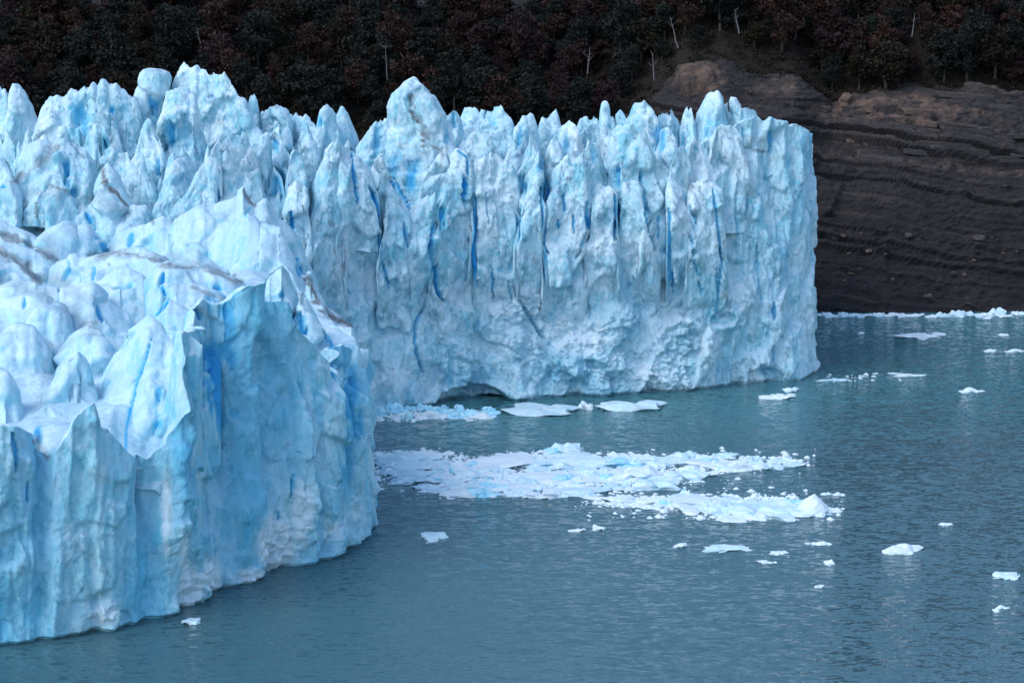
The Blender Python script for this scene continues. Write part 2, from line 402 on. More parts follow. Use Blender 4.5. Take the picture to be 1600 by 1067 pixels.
CR_NEAR = [([(255,425),(250,447),(260,462)],3.2,1,1),([(262,468),(244,494)],3.2,1,1),([(236,530),(227,560),(210,605),(199,665),(197,699)],2.4,.6,.9),([(467,402),(469,432)],4,.9,.9),
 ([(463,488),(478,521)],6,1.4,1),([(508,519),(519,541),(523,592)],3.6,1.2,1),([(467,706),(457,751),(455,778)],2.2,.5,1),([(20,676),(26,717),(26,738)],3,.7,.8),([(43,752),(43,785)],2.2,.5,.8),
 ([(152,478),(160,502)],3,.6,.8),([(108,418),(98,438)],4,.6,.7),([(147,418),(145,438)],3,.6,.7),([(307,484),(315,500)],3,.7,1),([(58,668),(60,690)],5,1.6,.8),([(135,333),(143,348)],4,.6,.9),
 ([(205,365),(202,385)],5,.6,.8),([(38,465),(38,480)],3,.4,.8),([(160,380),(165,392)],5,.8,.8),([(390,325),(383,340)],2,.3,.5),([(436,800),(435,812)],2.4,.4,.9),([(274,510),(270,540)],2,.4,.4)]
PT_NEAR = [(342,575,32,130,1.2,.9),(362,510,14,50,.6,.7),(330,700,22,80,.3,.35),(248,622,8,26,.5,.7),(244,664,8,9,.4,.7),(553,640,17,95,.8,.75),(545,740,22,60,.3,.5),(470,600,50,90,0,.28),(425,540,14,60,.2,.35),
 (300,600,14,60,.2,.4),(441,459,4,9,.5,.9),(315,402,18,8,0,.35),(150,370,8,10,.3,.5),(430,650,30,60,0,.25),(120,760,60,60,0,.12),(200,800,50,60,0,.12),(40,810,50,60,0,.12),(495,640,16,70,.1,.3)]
DT_NEAR = [([(60,300),(150,310),(200,330)],16,.4),([(0,440),(90,470),(150,520)],20,.4),([(150,400),(260,400),(330,420)],12,.45),([(20,330),(60,360),(90,400)],14,.4),([(240,320),(310,315)],12,.45),([(290,470),(340,500)],10,.4),([(80,540),(60,640)],16,.35),([(440,420),(470,470)],8,.4),([(0,392),(40,418),(62,440)],9,.9),([(0,364),(50,385),(88,406)],6,.8),([(139,399),(200,396),(262,412),(340,428),(378,441)],5.5,.75),([(478,436),(492,462),(505,490),(548,508)],6,1),
 ([(228,325),(238,346)],3.5,.8),([(262,365),(270,396)],3,.6),([(380,296),(396,318)],5,.9),([(125,508),(152,502)],3.5,.7),([(147,555),(141,605)],4,.6),([(100,455),(150,470)],14,.4),([(160,402),(172,414)],4,.8),
 ([(50,430),(110,445)],14,.45),([(262,690),(268,900)],3,.45),([(295,640),(300,860)],4,.35),([(55,690),(75,715)],5,.8),([(300,450),(365,470)],4,.6),([(320,515),(285,520)],4,.5)]
WH_NEAR = [(430,850,40,60,1),(470,800,30,70,.7),(300,920,26,50,.9),(330,900,22,40,.7),(160,960,40,26,.6),(520,830,26,30,.5),(260,800,14,110,.6),(290,880,12,80,.5),(560,800,10,30,.4),(395,900,40,20,.8)]
WH_FAR = [(800,470,110,45,.75),(900,530,90,40,.7),(720,460,50,40,.7),(1000,400,50,14,.8),(640,430,40,60,.5),(1020,520,40,70,.6),(620,590,40,40,.7),(850,600,80,20,.3),(1220,540,30,60,.6),(780,540,50,50,.5),(930,440,60,40,.6),(700,520,30,30,.6)]

def seg_dist(x, y, pts):
    d = np.full(x.shape, 1e9)
    for (ax, ay), (bx, by) in zip(pts[:-1], pts[1:]):
        vx, vy = bx - ax, by - ay
        t = np.clip(((x - ax) * vx + (y - ay) * vy) / (vx * vx + vy * vy + 1e-9), 0, 1)
        d = np.minimum(d, np.hypot(x - ax - t * vx, y - ay - t * vy))
    return d
def marks(P, near):
    """blue, dirt, white masks and carving depth for surface points"""
    x, y = to_px(P)
    w = gnoise(P * .7, 91) * 2.2 + gnoise(P * 2.1, 92) * 1.2
    xw, yw = x + w * 1.5, y + gnoise(P * .6, 93) * 4
    wid = gnoise(P * np.array([.3, .3, .35]), 95) * 1.6
    blue = np.zeros(x.shape); carve = np.zeros(x.shape); dirt = np.zeros(x.shape); white = np.zeros(x.shape)
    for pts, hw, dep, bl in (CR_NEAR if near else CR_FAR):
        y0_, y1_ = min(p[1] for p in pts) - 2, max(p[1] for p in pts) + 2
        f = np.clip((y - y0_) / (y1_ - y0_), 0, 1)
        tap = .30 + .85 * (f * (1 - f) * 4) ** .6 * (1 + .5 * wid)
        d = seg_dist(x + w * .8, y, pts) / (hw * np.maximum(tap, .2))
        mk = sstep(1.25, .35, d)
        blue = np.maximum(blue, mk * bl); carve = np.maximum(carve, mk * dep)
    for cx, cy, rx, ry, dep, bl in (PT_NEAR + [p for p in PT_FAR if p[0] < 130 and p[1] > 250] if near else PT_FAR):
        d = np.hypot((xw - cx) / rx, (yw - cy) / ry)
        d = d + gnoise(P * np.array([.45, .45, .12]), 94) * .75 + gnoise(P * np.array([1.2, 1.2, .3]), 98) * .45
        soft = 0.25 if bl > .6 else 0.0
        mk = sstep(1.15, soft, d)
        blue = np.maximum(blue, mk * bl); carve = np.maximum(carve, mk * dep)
    for pts, hw, st in (DT_NEAR + DT_FAR if near else DT_FAR):
        d = seg_dist(x + w * 2.2, yw + w, pts) / (hw * (1 + 1.1 * wid))
        d = np.where(d < 0, 9, d) + .5 * np.abs(gnoise(P * .9, 96))
        dirt = np.maximum(dirt, sstep(1.5, .2, d) * st)
    if not near: white = .34 + .5 * gnoise(P * .1, 97)
    for cx, cy, rx, ry, st in (WH_NEAR if near else WH_FAR):
        d = np.hypot((xw - cx) / rx, (yw - cy) / ry)
        white = np.maximum(white, sstep(1.2, .2, d) * st)
    return blue, dirt, white, carve

def ice_relief(P, amp, rough, seed):
    d = amp * (1.0 * facets(P * np.array([.16, .16, .13]), seed, 22) * 3.0
               + .65 * rough * facets(P * np.array([.55, .55, .33]), seed + 3)
               + .30 * rough * gnoise(P * np.array([.8, .8, .09]), seed + 5))
    md = np.clip(.45 + 1.3 * gnoise(P * .08, seed + 11), .08, 1.4)
    d = d + md * rough * amp * .34 * facets(P * np.array([1.5, 1.5, 1.0]), seed + 7) + rough * amp * .12 * fbm(P * 1.7, 3, seed + 9)
    return d

# ------------------------------------------------------------------ ridge pieces: seracs, blades and hummocks
def ridge_mesh(name, pts, D, zb, Tf=5.0, Tb=5.0, e=.45, slant=0.0, res=.32, amp=.55, rough=1.0, near=False, tuck=0.0, seed=0, jag=.25, flush=False, flare=0.0, slab=False):
    pts = np.asarray(pts, float)
    if flare:
        h_ = flare
        pts = np.concatenate([[pts[0] + (-.42 * h_, h_)], pts, [pts[-1] + (.42 * h_, h_)]])
    w_m = (pts[-1, 0] - pts[0, 0]) * D / FPX
    n = int(max(14, min(150, w_m / res)))
    u = np.linspace(0, 1, n)
    px = pts[0, 0] + (pts[-1, 0] - pts[0, 0]) * u
    py = np.interp(px, pts[:, 0], pts[:, 1])
    Dc = D + slant * (u - .5) * w_m + 0.6 * gnoise(np.stack([px * .06, px * 0, px * 0 + seed], -1), 5)
    C = at(px, py, Dc)
    q_ = np.stack([C[:, 0], C[:, 1] * 0, C[:, 2] * 0 + seed * 3.1], -1)
    if near: C[:, 2] += jag * fbm(q_ * .9, 3, seed)
    else: C[:, 2] += 2.2 * jag * (.45 - np.abs(gnoise(q_ * .45, seed)) * 1.6) + 1.3 * jag * (.4 - np.abs(gnoise(q_ * 1.1, seed + 1)) * 1.5)
    zb_ = np.minimum(zb, C[:, 2] - .5)
    hmax = (C[:, 2] - zb_).max()
    mf = int(max(12, min(130, hmax / res * .85))); mb = max(6, mf // 4)
    v = np.concatenate([np.linspace(-1, 0, mf, endpoint=False), np.linspace(0, 1, mb)])
    t = np.abs(v) ** (1.7 if e < .7 else 1.15)
    rl = random.Random(seed * 7 + 1)
    if flush:
        lens = .22 + .78 * np.clip(1 - np.abs(2 * u - 1) ** 7, 0, 1)
    elif slab:
        lens = .5 + .5 * np.clip(1 - np.abs(2 * u - 1) ** 8, 0, 1)
    elif rl.random() < .55 and not near:      # an arete towards the lake, off centre
        k_ = rl.uniform(.25, .75)
        lens = .15 + .95 * np.where(u < k_, u / k_, (1 - u) / (1 - k_)) ** rl.uniform(.55, .9)
    else:
        lens = .22 + .78 * np.clip(1 - np.abs(2 * u - 1) ** rl.uniform(2, 4), 0, 1) ** .6
    P = np.zeros((len(v), n, 3))
    P[..., 0] = C[None, :, 0]
    P[..., 2] = C[None, :, 2] - t[:, None] * (C[:, 2] - zb_)[None, :]
    side = np.where(v < 0, -Tf, Tb)
    prof = t ** e
    if tuck: prof = prof - np.where(v < 0, tuck * sstep(.45, 1.0, t), 0)
    P[..., 1] = C[None, :, 1] + (side * prof)[:, None] * lens[None, :]
    if flush:
        z_, lo = P[..., 2], (np.clip((t - .3) / .7, 0, 1) ** 1.6)[:, None]
        yb = d_front(px)[None, :] + 5.0 * (z_ + 1) / 45
        y_ = yb + (1 - lens)[None, :] * 3.4 - (1.8 * (1 - lo) - 6.0 * lo) + slant * (u - .5)[None, :] * w_m
        a_ = sstep(0, .22, t)[:, None]
        P[..., 1] = np.where((v < 0)[:, None], P[..., 1] * (1 - a_) + y_ * a_, P[..., 1])
    if not near and not flush:
        P[..., 1] = np.maximum(P[..., 1], (d_front(np.maximum(px, 330)) + lin(px, [(1060, 1.4), (1130, 4.5)]))[None, :] + 5.0 * (P[..., 2] + 1) / 45)
    if near:
        wall = on_water(px, lin(px, WL_N))[:, 1] + 3.6 + 1.7 * np.maximum(0, -lin(px, REL))
        P[..., 1] = np.maximum(P[..., 1], wall[None, :])
    # keep the sight-line breadth while the face comes forward
    P[..., 0] = x_at(px[None, :], P[..., 1], P[..., 2]) * np.where(v < 0, 1, 1)[:, None]
    if not near: P[..., 0] += (1.5 * gnoise(P * np.array([.07, .07, .10]), 81) + .5 * gnoise(P * .3, 82)) * np.minimum(1, t * 2.5)[:, None]
    Nn = grid_normals(P)
    if Nn[mf // 2, n // 2, 1] > 0: Nn = -Nn
    d = ice_relief(P, amp, rough, seed % 7)
    fade = np.minimum(1, np.minimum(u, 1 - u) * 8)[None, :] * np.minimum(1, .35 + t * 3)[:, None]
    P = P + Nn * (d * fade)[..., None]
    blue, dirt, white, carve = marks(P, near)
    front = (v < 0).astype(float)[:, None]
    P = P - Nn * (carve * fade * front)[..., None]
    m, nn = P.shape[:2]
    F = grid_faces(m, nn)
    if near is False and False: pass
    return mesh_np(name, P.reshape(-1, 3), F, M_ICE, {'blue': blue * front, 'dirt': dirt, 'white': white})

def curtain(base, top, res, relief, near, seed, back=18.0, back_drop=3.0, amp=.8, rough=1.0, foot=.7):
    """ice cliff between a waterline and a top edge (both polylines with matching points), then a strip of surface behind"""
    base, top = np.asarray(base, float), np.asarray(top, float)
    L = np.concatenate([[0], np.cumsum(np.linalg.norm(np.diff(base[:, :2], axis=0), axis=1))])
    n = int(L[-1] / res) + 1
    s = np.linspace(0, L[-1], n)
    B = np.stack([np.interp(s, L, base[:, k]) for k in range(3)], -1)
    T = np.stack([np.interp(s, L, top[:, k]) for k in range(3)], -1)
    T[:, 2] += .35 * fbm(np.stack([s * .8, s * 0, s * 0 + seed], -1), 3, seed)
    # outward direction from a smoothed path
    k = max(3, int(3.0 / res)); ker = np.ones(2 * k + 1) / (2 * k + 1)
    Bs = np.stack([np.convolve(np.pad(B[:, j], k, 'edge'), ker, 'valid') for j in range(2)], -1)
    tg = np.gradient(Bs, axis=0); tg /= np.linalg.norm(tg, axis=1, keepdims=True) + 1e-9
    nrm = np.stack([tg[:, 1], -tg[:, 0], 0 * s], -1)
    hmax = (T[:, 2] - B[:, 2]).max()
    m = int(hmax / res) + 1
    t = np.linspace(0, 1, m)
    P = B[None] + (T - B)[None] * t[:, None, None]
    xx, yy = to_px(P)
    out = relief(xx, yy, P) + ice_relief(P, amp, rough, seed) * (1.0 if near else 1 - .4 * sstep(1100, 1170, xx))
    out = out * (1 - .12 * sstep(.8, 1, t))[:, None]
    P = P + nrm[None] * out[..., None]
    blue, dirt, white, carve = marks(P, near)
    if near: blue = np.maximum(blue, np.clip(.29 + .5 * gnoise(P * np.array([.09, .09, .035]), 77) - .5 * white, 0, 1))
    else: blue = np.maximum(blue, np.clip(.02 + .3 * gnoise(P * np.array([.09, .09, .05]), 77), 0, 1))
    cz = sstep(.0, foot, P[..., 2])
    notch = (1 - cz) * .9
    P = P - nrm[None] * (carve + notch)[..., None]
    # the surface behind the edge
    rb = np.array([.05, .12, .22, .34, .46, .58, .7, .85, 1.0]) * back
    E = P[-1]
    inn = -nrm
    rows = []
    wn_ = max(2, int(3.5 / res))
    ez = np.pad(E[:, 2], wn_, 'edge')
    low = np.min(np.stack([ez[j:j + n] for j in range(0, 2 * wn_ + 1)]), 0)
    low = np.convolve(np.pad(low, wn_, 'edge'), np.ones(2 * wn_ + 1) / (2 * wn_ + 1), 'valid')
    for r in rb:
        Q = E + inn * r
        g_ = sstep(1.0, 4.0, r)
        Q[:, 2] = Q[:, 2] * (1 - g_) + low * g_ - back_drop * sstep(.15 * back, back, r)
        Q[:, 2] += .5 * fbm(Q * .3, 3, seed + 2) * min(1, r)
        rows.append(Q)
    A = np.concatenate([P, np.array(rows)], 0)
    z = np.zeros((len(rb), n))
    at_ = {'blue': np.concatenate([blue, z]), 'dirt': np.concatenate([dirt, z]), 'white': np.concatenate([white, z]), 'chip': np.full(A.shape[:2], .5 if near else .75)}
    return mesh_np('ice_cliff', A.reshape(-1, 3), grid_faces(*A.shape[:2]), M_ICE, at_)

# ================================================================== LAKE
me = bpy.data.meshes.new('lake')
g = 60
xs = np.linspace(-900, 900, g); ys = np.linspace(20, 1200, g)
X, Y = np.meshgrid(xs, ys)
lake = link('lake', mesh_np('lake', np.stack([X, Y, 0 * X], -1).reshape(-1, 3), grid_faces(g, g), M_WATER))
prop(lake, kind='structure')

# ================================================================== HILLSIDE AND ROCK BANK
SHORE = 574.0
CREST_Y = [(-400, 212), (600, 207), (900, 203), (1000, 176), (1040, 142), (1075, 112), (1130, 103), (1180, 116), (1240, 122), (1275, 150), (1300, 160), (1330, 153), (1400, 141), (1460, 134), (1530, 138), (1600, 150), (1800, 150)]
def crest(px):
    Dc = 652.0
    return Dc, z_of(lin(px, CREST_Y), Dc)
def bank_point(px, r):
    """r 0..1 from the shore to the crest"""
    Dc, zc = crest(px)
    prof = .35 * r + .65 * (1 - np.clip(1 - r, 0, 1) ** 1.35)
    z = -1.5 + (zc + 1.5) * prof
    D = SHORE + (Dc - SHORE) * r
    return np.stack([x_at(px, D, z), D + 0 * z, z], -1)
def strata_coord(P):
    return P[..., 2] + .13 * (P[..., 0] - 100) + 1.2 * gnoise(P * .03, 61) + .3 * gnoise(P * .15, 62)
def stairs(L):
    k = np.floor(L / 1.5); f = L / 1.5 - k
    r = (_hash(k, k * 0, k * 0, 5) & np.uint32(255)).astype(float) / 255
    r2 = (_hash(k + 1, k * 0, k * 0, 5) & np.uint32(255)).astype(float) / 255
    s = sstep(.78, 1.0, f)
    return r * (1 - s) + r2 * s
nu, nv = 380, 230
pxs = np.linspace(860, 1720, nu); rr = np.linspace(0, 1.04, nv)
P = bank_point(pxs[None, :] + 0 * rr[:, None], rr[:, None] + 0 * pxs[None, :])
Nn = grid_normals(P)
Nn[Nn[..., 1] > 0] *= -1
Ls = strata_coord(P)
xx, yy = to_px(P)
ledge = sstep(285, 240, yy + gnoise(P * .05, 3) * 15) * sstep(1190, 1260, xx)
d = 3.6 * (stairs(Ls) - .5) * (.62 + .6 * ledge) + 2.2 * facets(P * .08, 21) + .7 * facets(P * np.array([.22, .22, .9]), 22) + .25 * facets(P * .9, 23) + .3 * fbm(P * .5, 3, 24)
d += 3.2 * sstep(1.2, 0, np.hypot((xx - 1095) / 50, (yy - 125) / 28)) * (facets(P * .22, 25) + .5)
P2 = P + Nn * d[..., None]
tan = .9 * sstep(1.2, .3, np.hypot((xx - 1095) / 55, (yy - 125) / 30)) + .55 * sstep(1.2, .2, np.hypot((xx - 1215) / 60, (yy - 135) / 26))
tan += .8 * sstep(1.2, .2, np.hypot((xx - 1400) / 190, (yy - 175) / 40)) + .5 * sstep(14, 3, np.abs(yy - (238 + (xx - 1290) * .1) + gnoise(P * .1, 8) * 8)) * sstep(1200, 1280, xx)
tan *= .7 + .9 * fbm(P * .25, 3, 31)
bank = link('rock_bank', mesh_np('rock_bank', P2.reshape(-1, 3), grid_faces(nv, nu), M_ROCK, {'strata': Ls, 'tan': tan}, smooth=False))
prop(bank, kind='structure')

# hillside: passes under the bank, carries the forest
pxh = np.linspace(-500, 2100, 170); dd = np.concatenate([np.linspace(0, 1, 12), np.linspace(1.06, 3.6, 50)])
def hill_z(px, D):
    Dc, zc = crest(px)
    return np.where(D < Dc, zc * (D - SHORE) / (Dc - SHORE) - 5, zc - .6 + 62 * (1 - np.exp(-np.maximum(D - Dc, 0) * .68 / 62)))
Dh = SHORE + (652 - SHORE) * dd
PX, DH = np.meshgrid(pxh, Dh)
ZH = hill_z(PX, DH)
PH = np.stack([x_at(PX, DH, ZH), DH, ZH], -1)
PH[..., 2] += 1.2 * fbm(PH * .05, 3, 44) * sstep(640, 680, DH)
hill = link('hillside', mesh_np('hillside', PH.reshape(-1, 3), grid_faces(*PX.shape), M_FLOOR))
prop(hill, kind='structure')

# ledge blocks of the layered rock, laid into the bank
def block_mesh(name, mat, sx, sy, sz, seed, cuts=2, wob=.10):
    bm = bmesh.new()
    bmesh.ops.create_cube(bm, size=1)
    bmesh.ops.bevel(bm, geom=bm.edges[:], offset=.09, segments=1, affect='EDGES')
    r = random.Random(seed)
    for v in bm.verts:
        v.co = Vector((v.co.x * (1 + r.uniform(-wob, wob)), v.co.y * (1 + r.uniform(-wob, wob)), v.co.z * (1 + r.uniform(-wob, wob))))
    me = bpy.data.meshes.new(name); bm.to_mesh(me); bm.free(); me.materials.append(mat)
    return me
BLK = [block_mesh('rock_ledge', (M_ROCK_G, M_ROCK_T, M_ROCK_G, M_ROCK_G)[i % 4], 1, 1, 1, i, wob=.14) for i in range(8)]
rb_ = random.Random(5)
def bank_hit(px, y):
    """point of the bank under photo line y in column px"""
    r = np.linspace(0, 1, 200)
    B = bank_point(np.full(200, px), r)
    _, by = to_px(B)
    i = int(np.argmin(np.abs(by - y)))
    return B[i]
n_led = 0
for k in range(9):
    px = 1322 + rb_.uniform(0, 12) + (k > 5) * 20
    while px < 1625:
        wpx = rb_.choice([rb_.uniform(14, 40), rb_.uniform(35, 95)])
        y = lin(px, [(1320, 170), (1400, 150), (1460, 143), (1530, 148), (1620, 160)]) + 7 + k * 10.5 + (px - 1450) * .06 + rb_.uniform(-1.5, 1.5)
        if rb_.random() < .78:
            p = bank_hit(px + wpx / 2, y)
            o = link('rock_ledge', rb_.choice(BLK), bank)
            wm = wpx * p[1] / FPX
            o.location = (p[0], p[1] + 1.0 + rb_.uniform(-.5, .5), p[2])
            o.scale = (wm * 1.02, rb_.uniform(2.4, 3.6), rb_.uniform(1.0, 2.1))
            o.rotation_euler = (rb_.uniform(-.06, .06), .06 + rb_.uniform(-.05, .05), rb_.uniform(-.12, .12))
            n_led += 1
        px += wpx + rb_.choice([0, .5, 1, 6])

# boulders and fallen stones
def chunk_mesh(name, mat, seed, sub=2, sq=(1, 1, 1), k=.5, fine=.12, flat_bottom=None, peak=None):
    bm = bmesh.new(); bmesh.ops.create_icosphere(bm, subdivisions=sub, radius=1)
    bm.verts.ensure_lookup_table()
    V = np.array([v.co[:] for v in bm.verts])
    Q = V + seed * 13.7
    r = 1 + k * facets(Q * 1.1, seed, 7) + fine * fbm(Q * 2.5, 3, seed)
    V = V * r[:, None] * np.array(sq)
    if flat_bottom is not None:
        V[:, 2] += .55 * facets(np.stack([V[:, 0] * 2.2, V[:, 1] * 2.2, V[:, 0] * 0 + seed], -1), seed + 5, 12) + .2 * fbm(V * 4 + seed, 2, seed)
    if peak: V[:, 2] = V[:, 2] * .5 + peak[2] * np.clip(1 - np.hypot((V[:, 0] - peak[0]) / .55, (V[:, 1] - peak[1]) / .8), 0, 1) ** .9 * (V[:, 2] > -.1)
    if flat_bottom is not None: V[:, 2] = np.maximum(V[:, 2], flat_bottom)
    F = np.array([[v.index for v in f.verts] for f in bm.faces])
    bm.free()
    return mesh_np(name, V, F, mat, smooth=False)
BOUL = [chunk_mesh('boulder', (M_ROCK_T, M_ROCK_G)[i % 2], 40 + i, 2, (1, .9, .75), .8) for i in range(6)]
big_b = link('boulder', chunk_mesh('boulder', M_ROCK_T, 77, 3, (1, .9, .95), .7)); p = bank_hit(1322, 160)
big_b.location = (p[0], p[1] - 1, p[2] + .8); big_b.scale = (2.6, 2.4, 2.3)
prop(big_b, 'large tan boulder standing alone on the crest of the rock bank', 'boulder')
for i in range(45):
    px, y = rb_.uniform(1290, 1600), rb_.choice([rb_.uniform(290, 480), rb_.uniform(360, 480)])
    if rb_.random() < .2: px, y = rb_.uniform(1010, 1290), rb_.uniform(130, 190)
    p = bank_hit(px, y)
    o = link('boulder', rb_.choice(BOUL)); sc = rb_.choice([.25, .3, .4, .5, .6, .8, 1.1]) * rb_.uniform(.8, 1.2)
    o.location = (p[0], p[1] - .6, p[2] + .3); o.scale = (sc * rb_.uniform(1, 1.6), sc, sc * rb_.uniform(.7, 1)); o.rotation_euler = (0, 0, rb_.uniform(0, 6))
    prop(o, 'small weathered stone lying among many on the dark rock bank', 'boulder', 'stones scattered over the rock bank')

# ================================================================== FOREST
def tube(bm, pts, rad, seg=5):
    rings = []
    for i, p in enumerate(pts):
        a = pts[max(0, i - 1)]; c = pts[min(len(pts) - 1, i + 1)]
        d = (c - a).normalized(); s = d.orthogonal().normalized(); q = d.cross(s)
        rings.append([bm.verts.new(p + (s * math.cos(2 * math.pi * j / seg) + q * math.sin(2 * math.pi * j / seg)) * rad[i]) for j in range(seg)])
    for A, B in zip(rings[:-1], rings[1:]):
        for j in range(seg): bm.faces.new((A[j], A[(j + 1) % seg], B[(j + 1) % seg], B[j]))
    bm.faces.new(rings[-1])
def leaf_quads(C, rg, s0, s1):
    n = len(C)
    a = rg.normal(size=(n, 3)); a /= np.linalg.norm(a, axis=1, keepdims=True)
    b = np.cross(a, rg.normal(size=(n, 3))); b /= np.linalg.norm(b, axis=1, keepdims=True) + 1e-6
    s_ = rg.uniform(s0, s1, (n, 1))
    V = np.stack([C - a * s_, C + b * s_ * .75, C + a * s_, C - b * s_ * .75], 1).reshape(-1, 3)
    return V, np.arange(4 * n).reshape(n, 4)
def tree_meshes(seed):
    r = random.Random(seed)
    H = r.uniform(10, 15)
    bm = bmesh.new(); tips = []
    lean = Vector((r.uniform(-.08, .08), r.uniform(-.08, .08), 1))
    tr = [lean * (H * .85 * k / 5) + Vector((r.uniform(-.25, .25), r.uniform(-.25, .25), 0)) * (k > 0) for k in range(6)]
    tube(bm, tr, [.32, .27, .22, .17, .11, .05], 6)
    for k in range(15):
        f = r.uniform(.18, .95); b0 = lean * (H * .85 * f); a = r.uniform(0, 6.28); ln = r.uniform(2.2, 4.6) * (1.15 - .6 * f)
        d = Vector((math.cos(a), math.sin(a), r.uniform(.2, .7)))
        b1 = b0 + d * ln * .5; b2 = b0 + d * ln + Vector((0, 0, r.uniform(0, .6)))
        tube(bm, [b0, b1, b2], [.11, .07, .025], 4); tips += [b1, b2]
    tips += [tr[-1], tr[-1] + Vector((0, 0, H * .1)), tr[-2]]
    me_t = bpy.data.meshes.new('trunk'); bm.to_mesh(me_t); bm.free(); me_t.materials.append(M_BARK)
    rg = np.random.default_rng(seed)
    C_, Q_ = [], []
    for tp in tips:
        nl = r.randint(60, 90); rad = r.uniform(1.2, 2.2)
        q = rg.normal(size=(nl, 3)); q /= np.linalg.norm(q, axis=1, keepdims=True)
        C_.append(np.array(tp[:]) + q * rad * (rg.random((nl, 1)) ** .45) * np.array([1.15, 1.15, .72]))
    V, F = leaf_quads(np.concatenate(C_), rg, .22, .5)
    me_c = mesh_np('crown', V, F, M_LEAF[0], smooth=False)
    return me_t, me_c, H
TREES = [tree_meshes(100 + i) for i in range(8)]
KIND = [('dark green beech among the trees on the far forested slope', .46), ('russet beech among the darker trees on the far forested slope', .22), ('olive beech among the trees on the far forested slope', .2), ('dull red beech among the darker trees on the far forested slope', .12)]
rt = random.Random(21)
spots = []
row = 0
D = 655.0
while D < 742:
    step = 8.4 + row * .35
    x = -205.0 + (row % 2) * 4
    while x < 205:
        X_, D_ = x + rt.uniform(-2.6, 2.6), D + rt.uniform(-3, 3)
        px = 800 + X_ / (D_ * CP + 5) * FPX
        z = float(hill_z(np.array(px), np.array(D_)))
        yb = float(to_px(np.array([X_, D_, z]))[1])
        if -60 < px < 1660 and yb > -25 and not (985 < px < 1262 and D_ < 664):
            spots.append((yb, X_, D_, z, px))
        x += step
    D += 8.2; row += 1
spots.sort(reverse=True)
spots = spots[:330]
leafy_n = 0
for yb, X_, D_, z, px in spots:
    mt, mc, H = TREES[rt.randrange(8)]
    r = rt.random(); k = 0; acc = 0
    bias = gnoise(np.array([[X_ * .02, D_ * .03, 0.5]]), 71)[0]
    r = min(.999, max(0, r + bias * .5))
    for j, (_, w) in enumerate(KIND):
        acc += w
        if r < acc: k = j; break
    o = empty('beech_tree', (X_, D_, z - .3)); o.rotation_euler = (0, 0, rt.uniform(0, 6.28)); s = rt.choice([rt.uniform(.55, .8), rt.uniform(.8, 1.15), rt.uniform(1.05, 1.45)]); o.scale = (s * 1.2, s * 1.2, s * rt.uniform(.8, 1.3))
    link('trunk', mt, o)
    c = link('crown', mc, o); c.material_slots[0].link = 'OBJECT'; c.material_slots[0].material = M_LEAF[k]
    prop(o, KIND[k][0], 'tree', 'trees of the forest on the far slope')
    leafy_n += 1
# undergrowth: low shrubs that nobody could count
rg = np.random.default_rng(3)
nb = 5200
px_, D_u = rg.uniform(-60, 1660, nb), 652 + 95 * rg.random(nb) ** 1.3
z_u = hill_z(px_, D_u); cen = np.stack([x_at(px_, D_u, z_u), D_u, z_u + .5], -1)
Cu = (cen[:, None] + rg.normal(size=(nb, 18, 3)) * rg.uniform(.8, 2.0, (nb, 1, 1)) * np.array([.7, .7, .45])).reshape(-1, 3)
V, F = leaf_quads(Cu, rg, .25, .55)
und = link('undergrowth', mesh_np('undergrowth', V, F, M_LEAF[2], smooth=False))
prop(und, 'low dark shrubs covering the ground under the trees', 'undergrowth', kind='stuff')
# bleached dead trees
SNAG = [(917, 112, 11, 'bleached dead tree with spread broken limbs above the far ice spires'), (1020, 112, 9, 'leaning bleached dead trunk left of the tan rock outcrop'), (975, 40, 7, 'short pale dead trunk high in the forest above the forked snag'),
        (1057, 62, 10, 'pale dead tree standing in the dark forest above the tan outcrop'), (1152, 40, 8, 'pale dead tree near the upper edge, right of the others'), (642, 118, 9, 'grey dead trunk just above the tallest far ice spire'),
        (607, 112, 12, 'thin dead trunk left of the tallest far ice spire'), (1420, 45, 8, 'pale broken dead tree high above the layered rock'), (320, 70, 9, 'thin grey dead trunk above the tall left ice towers'), (1500, 80, 8, 'slim dead trunk in the dark forest at the far right')]
for i, (px, y, h, lab) in enumerate(SNAG):
    r = random.Random(300 + i)
    Ds = np.linspace(652, 760, 300); zs = hill_z(np.full(300, float(px)), Ds); _, ys_ = to_px(np.stack([x_at(px, Ds, zs), Ds, zs], -1))
    j = int(np.argmin(np.abs(ys_ - y - 22)))
    bm = bmesh.new(); ln = Vector((r.uniform(-.3, .3), -.1, 1))
    tube(bm, [ln * (h * k / 4) + Vector((r.uniform(-.15, .15), 0, 0)) for k in range(5)], [.26, .22, .17, .12, .04], 6)
    me = bpy.data.meshes.new('trunk'); bm.to_mesh(me); bm.free(); me.materials.append(M_DEAD)
    o = empty('dead_tree', (float(x_at(px, Ds[j], zs[j])), Ds[j] - 5, zs[j] + 2.0)); link('trunk', me, o)
    for q in range(5):
        bm = bmesh.new(); f = r.uniform(.4, .95); a = r.uniform(0, 6.28); b0 = ln * h * f; l_ = r.uniform(1, 2.8)
        d = Vector((math.cos(a), math.sin(a) * .5, r.uniform(.1, .9)))
        tube(bm, [b0, b0 + d * l_ * .5, b0 + d * l_ + Vector((0, 0, .3))], [.10, .07, .02], 4)
        me = bpy.data.meshes.new('branch'); bm.to_mesh(me); bm.free(); me.materials.append(M_DEAD); link('branch', me, o)
    prop(o, lab, 'dead tree', 'dead trees in the forest')

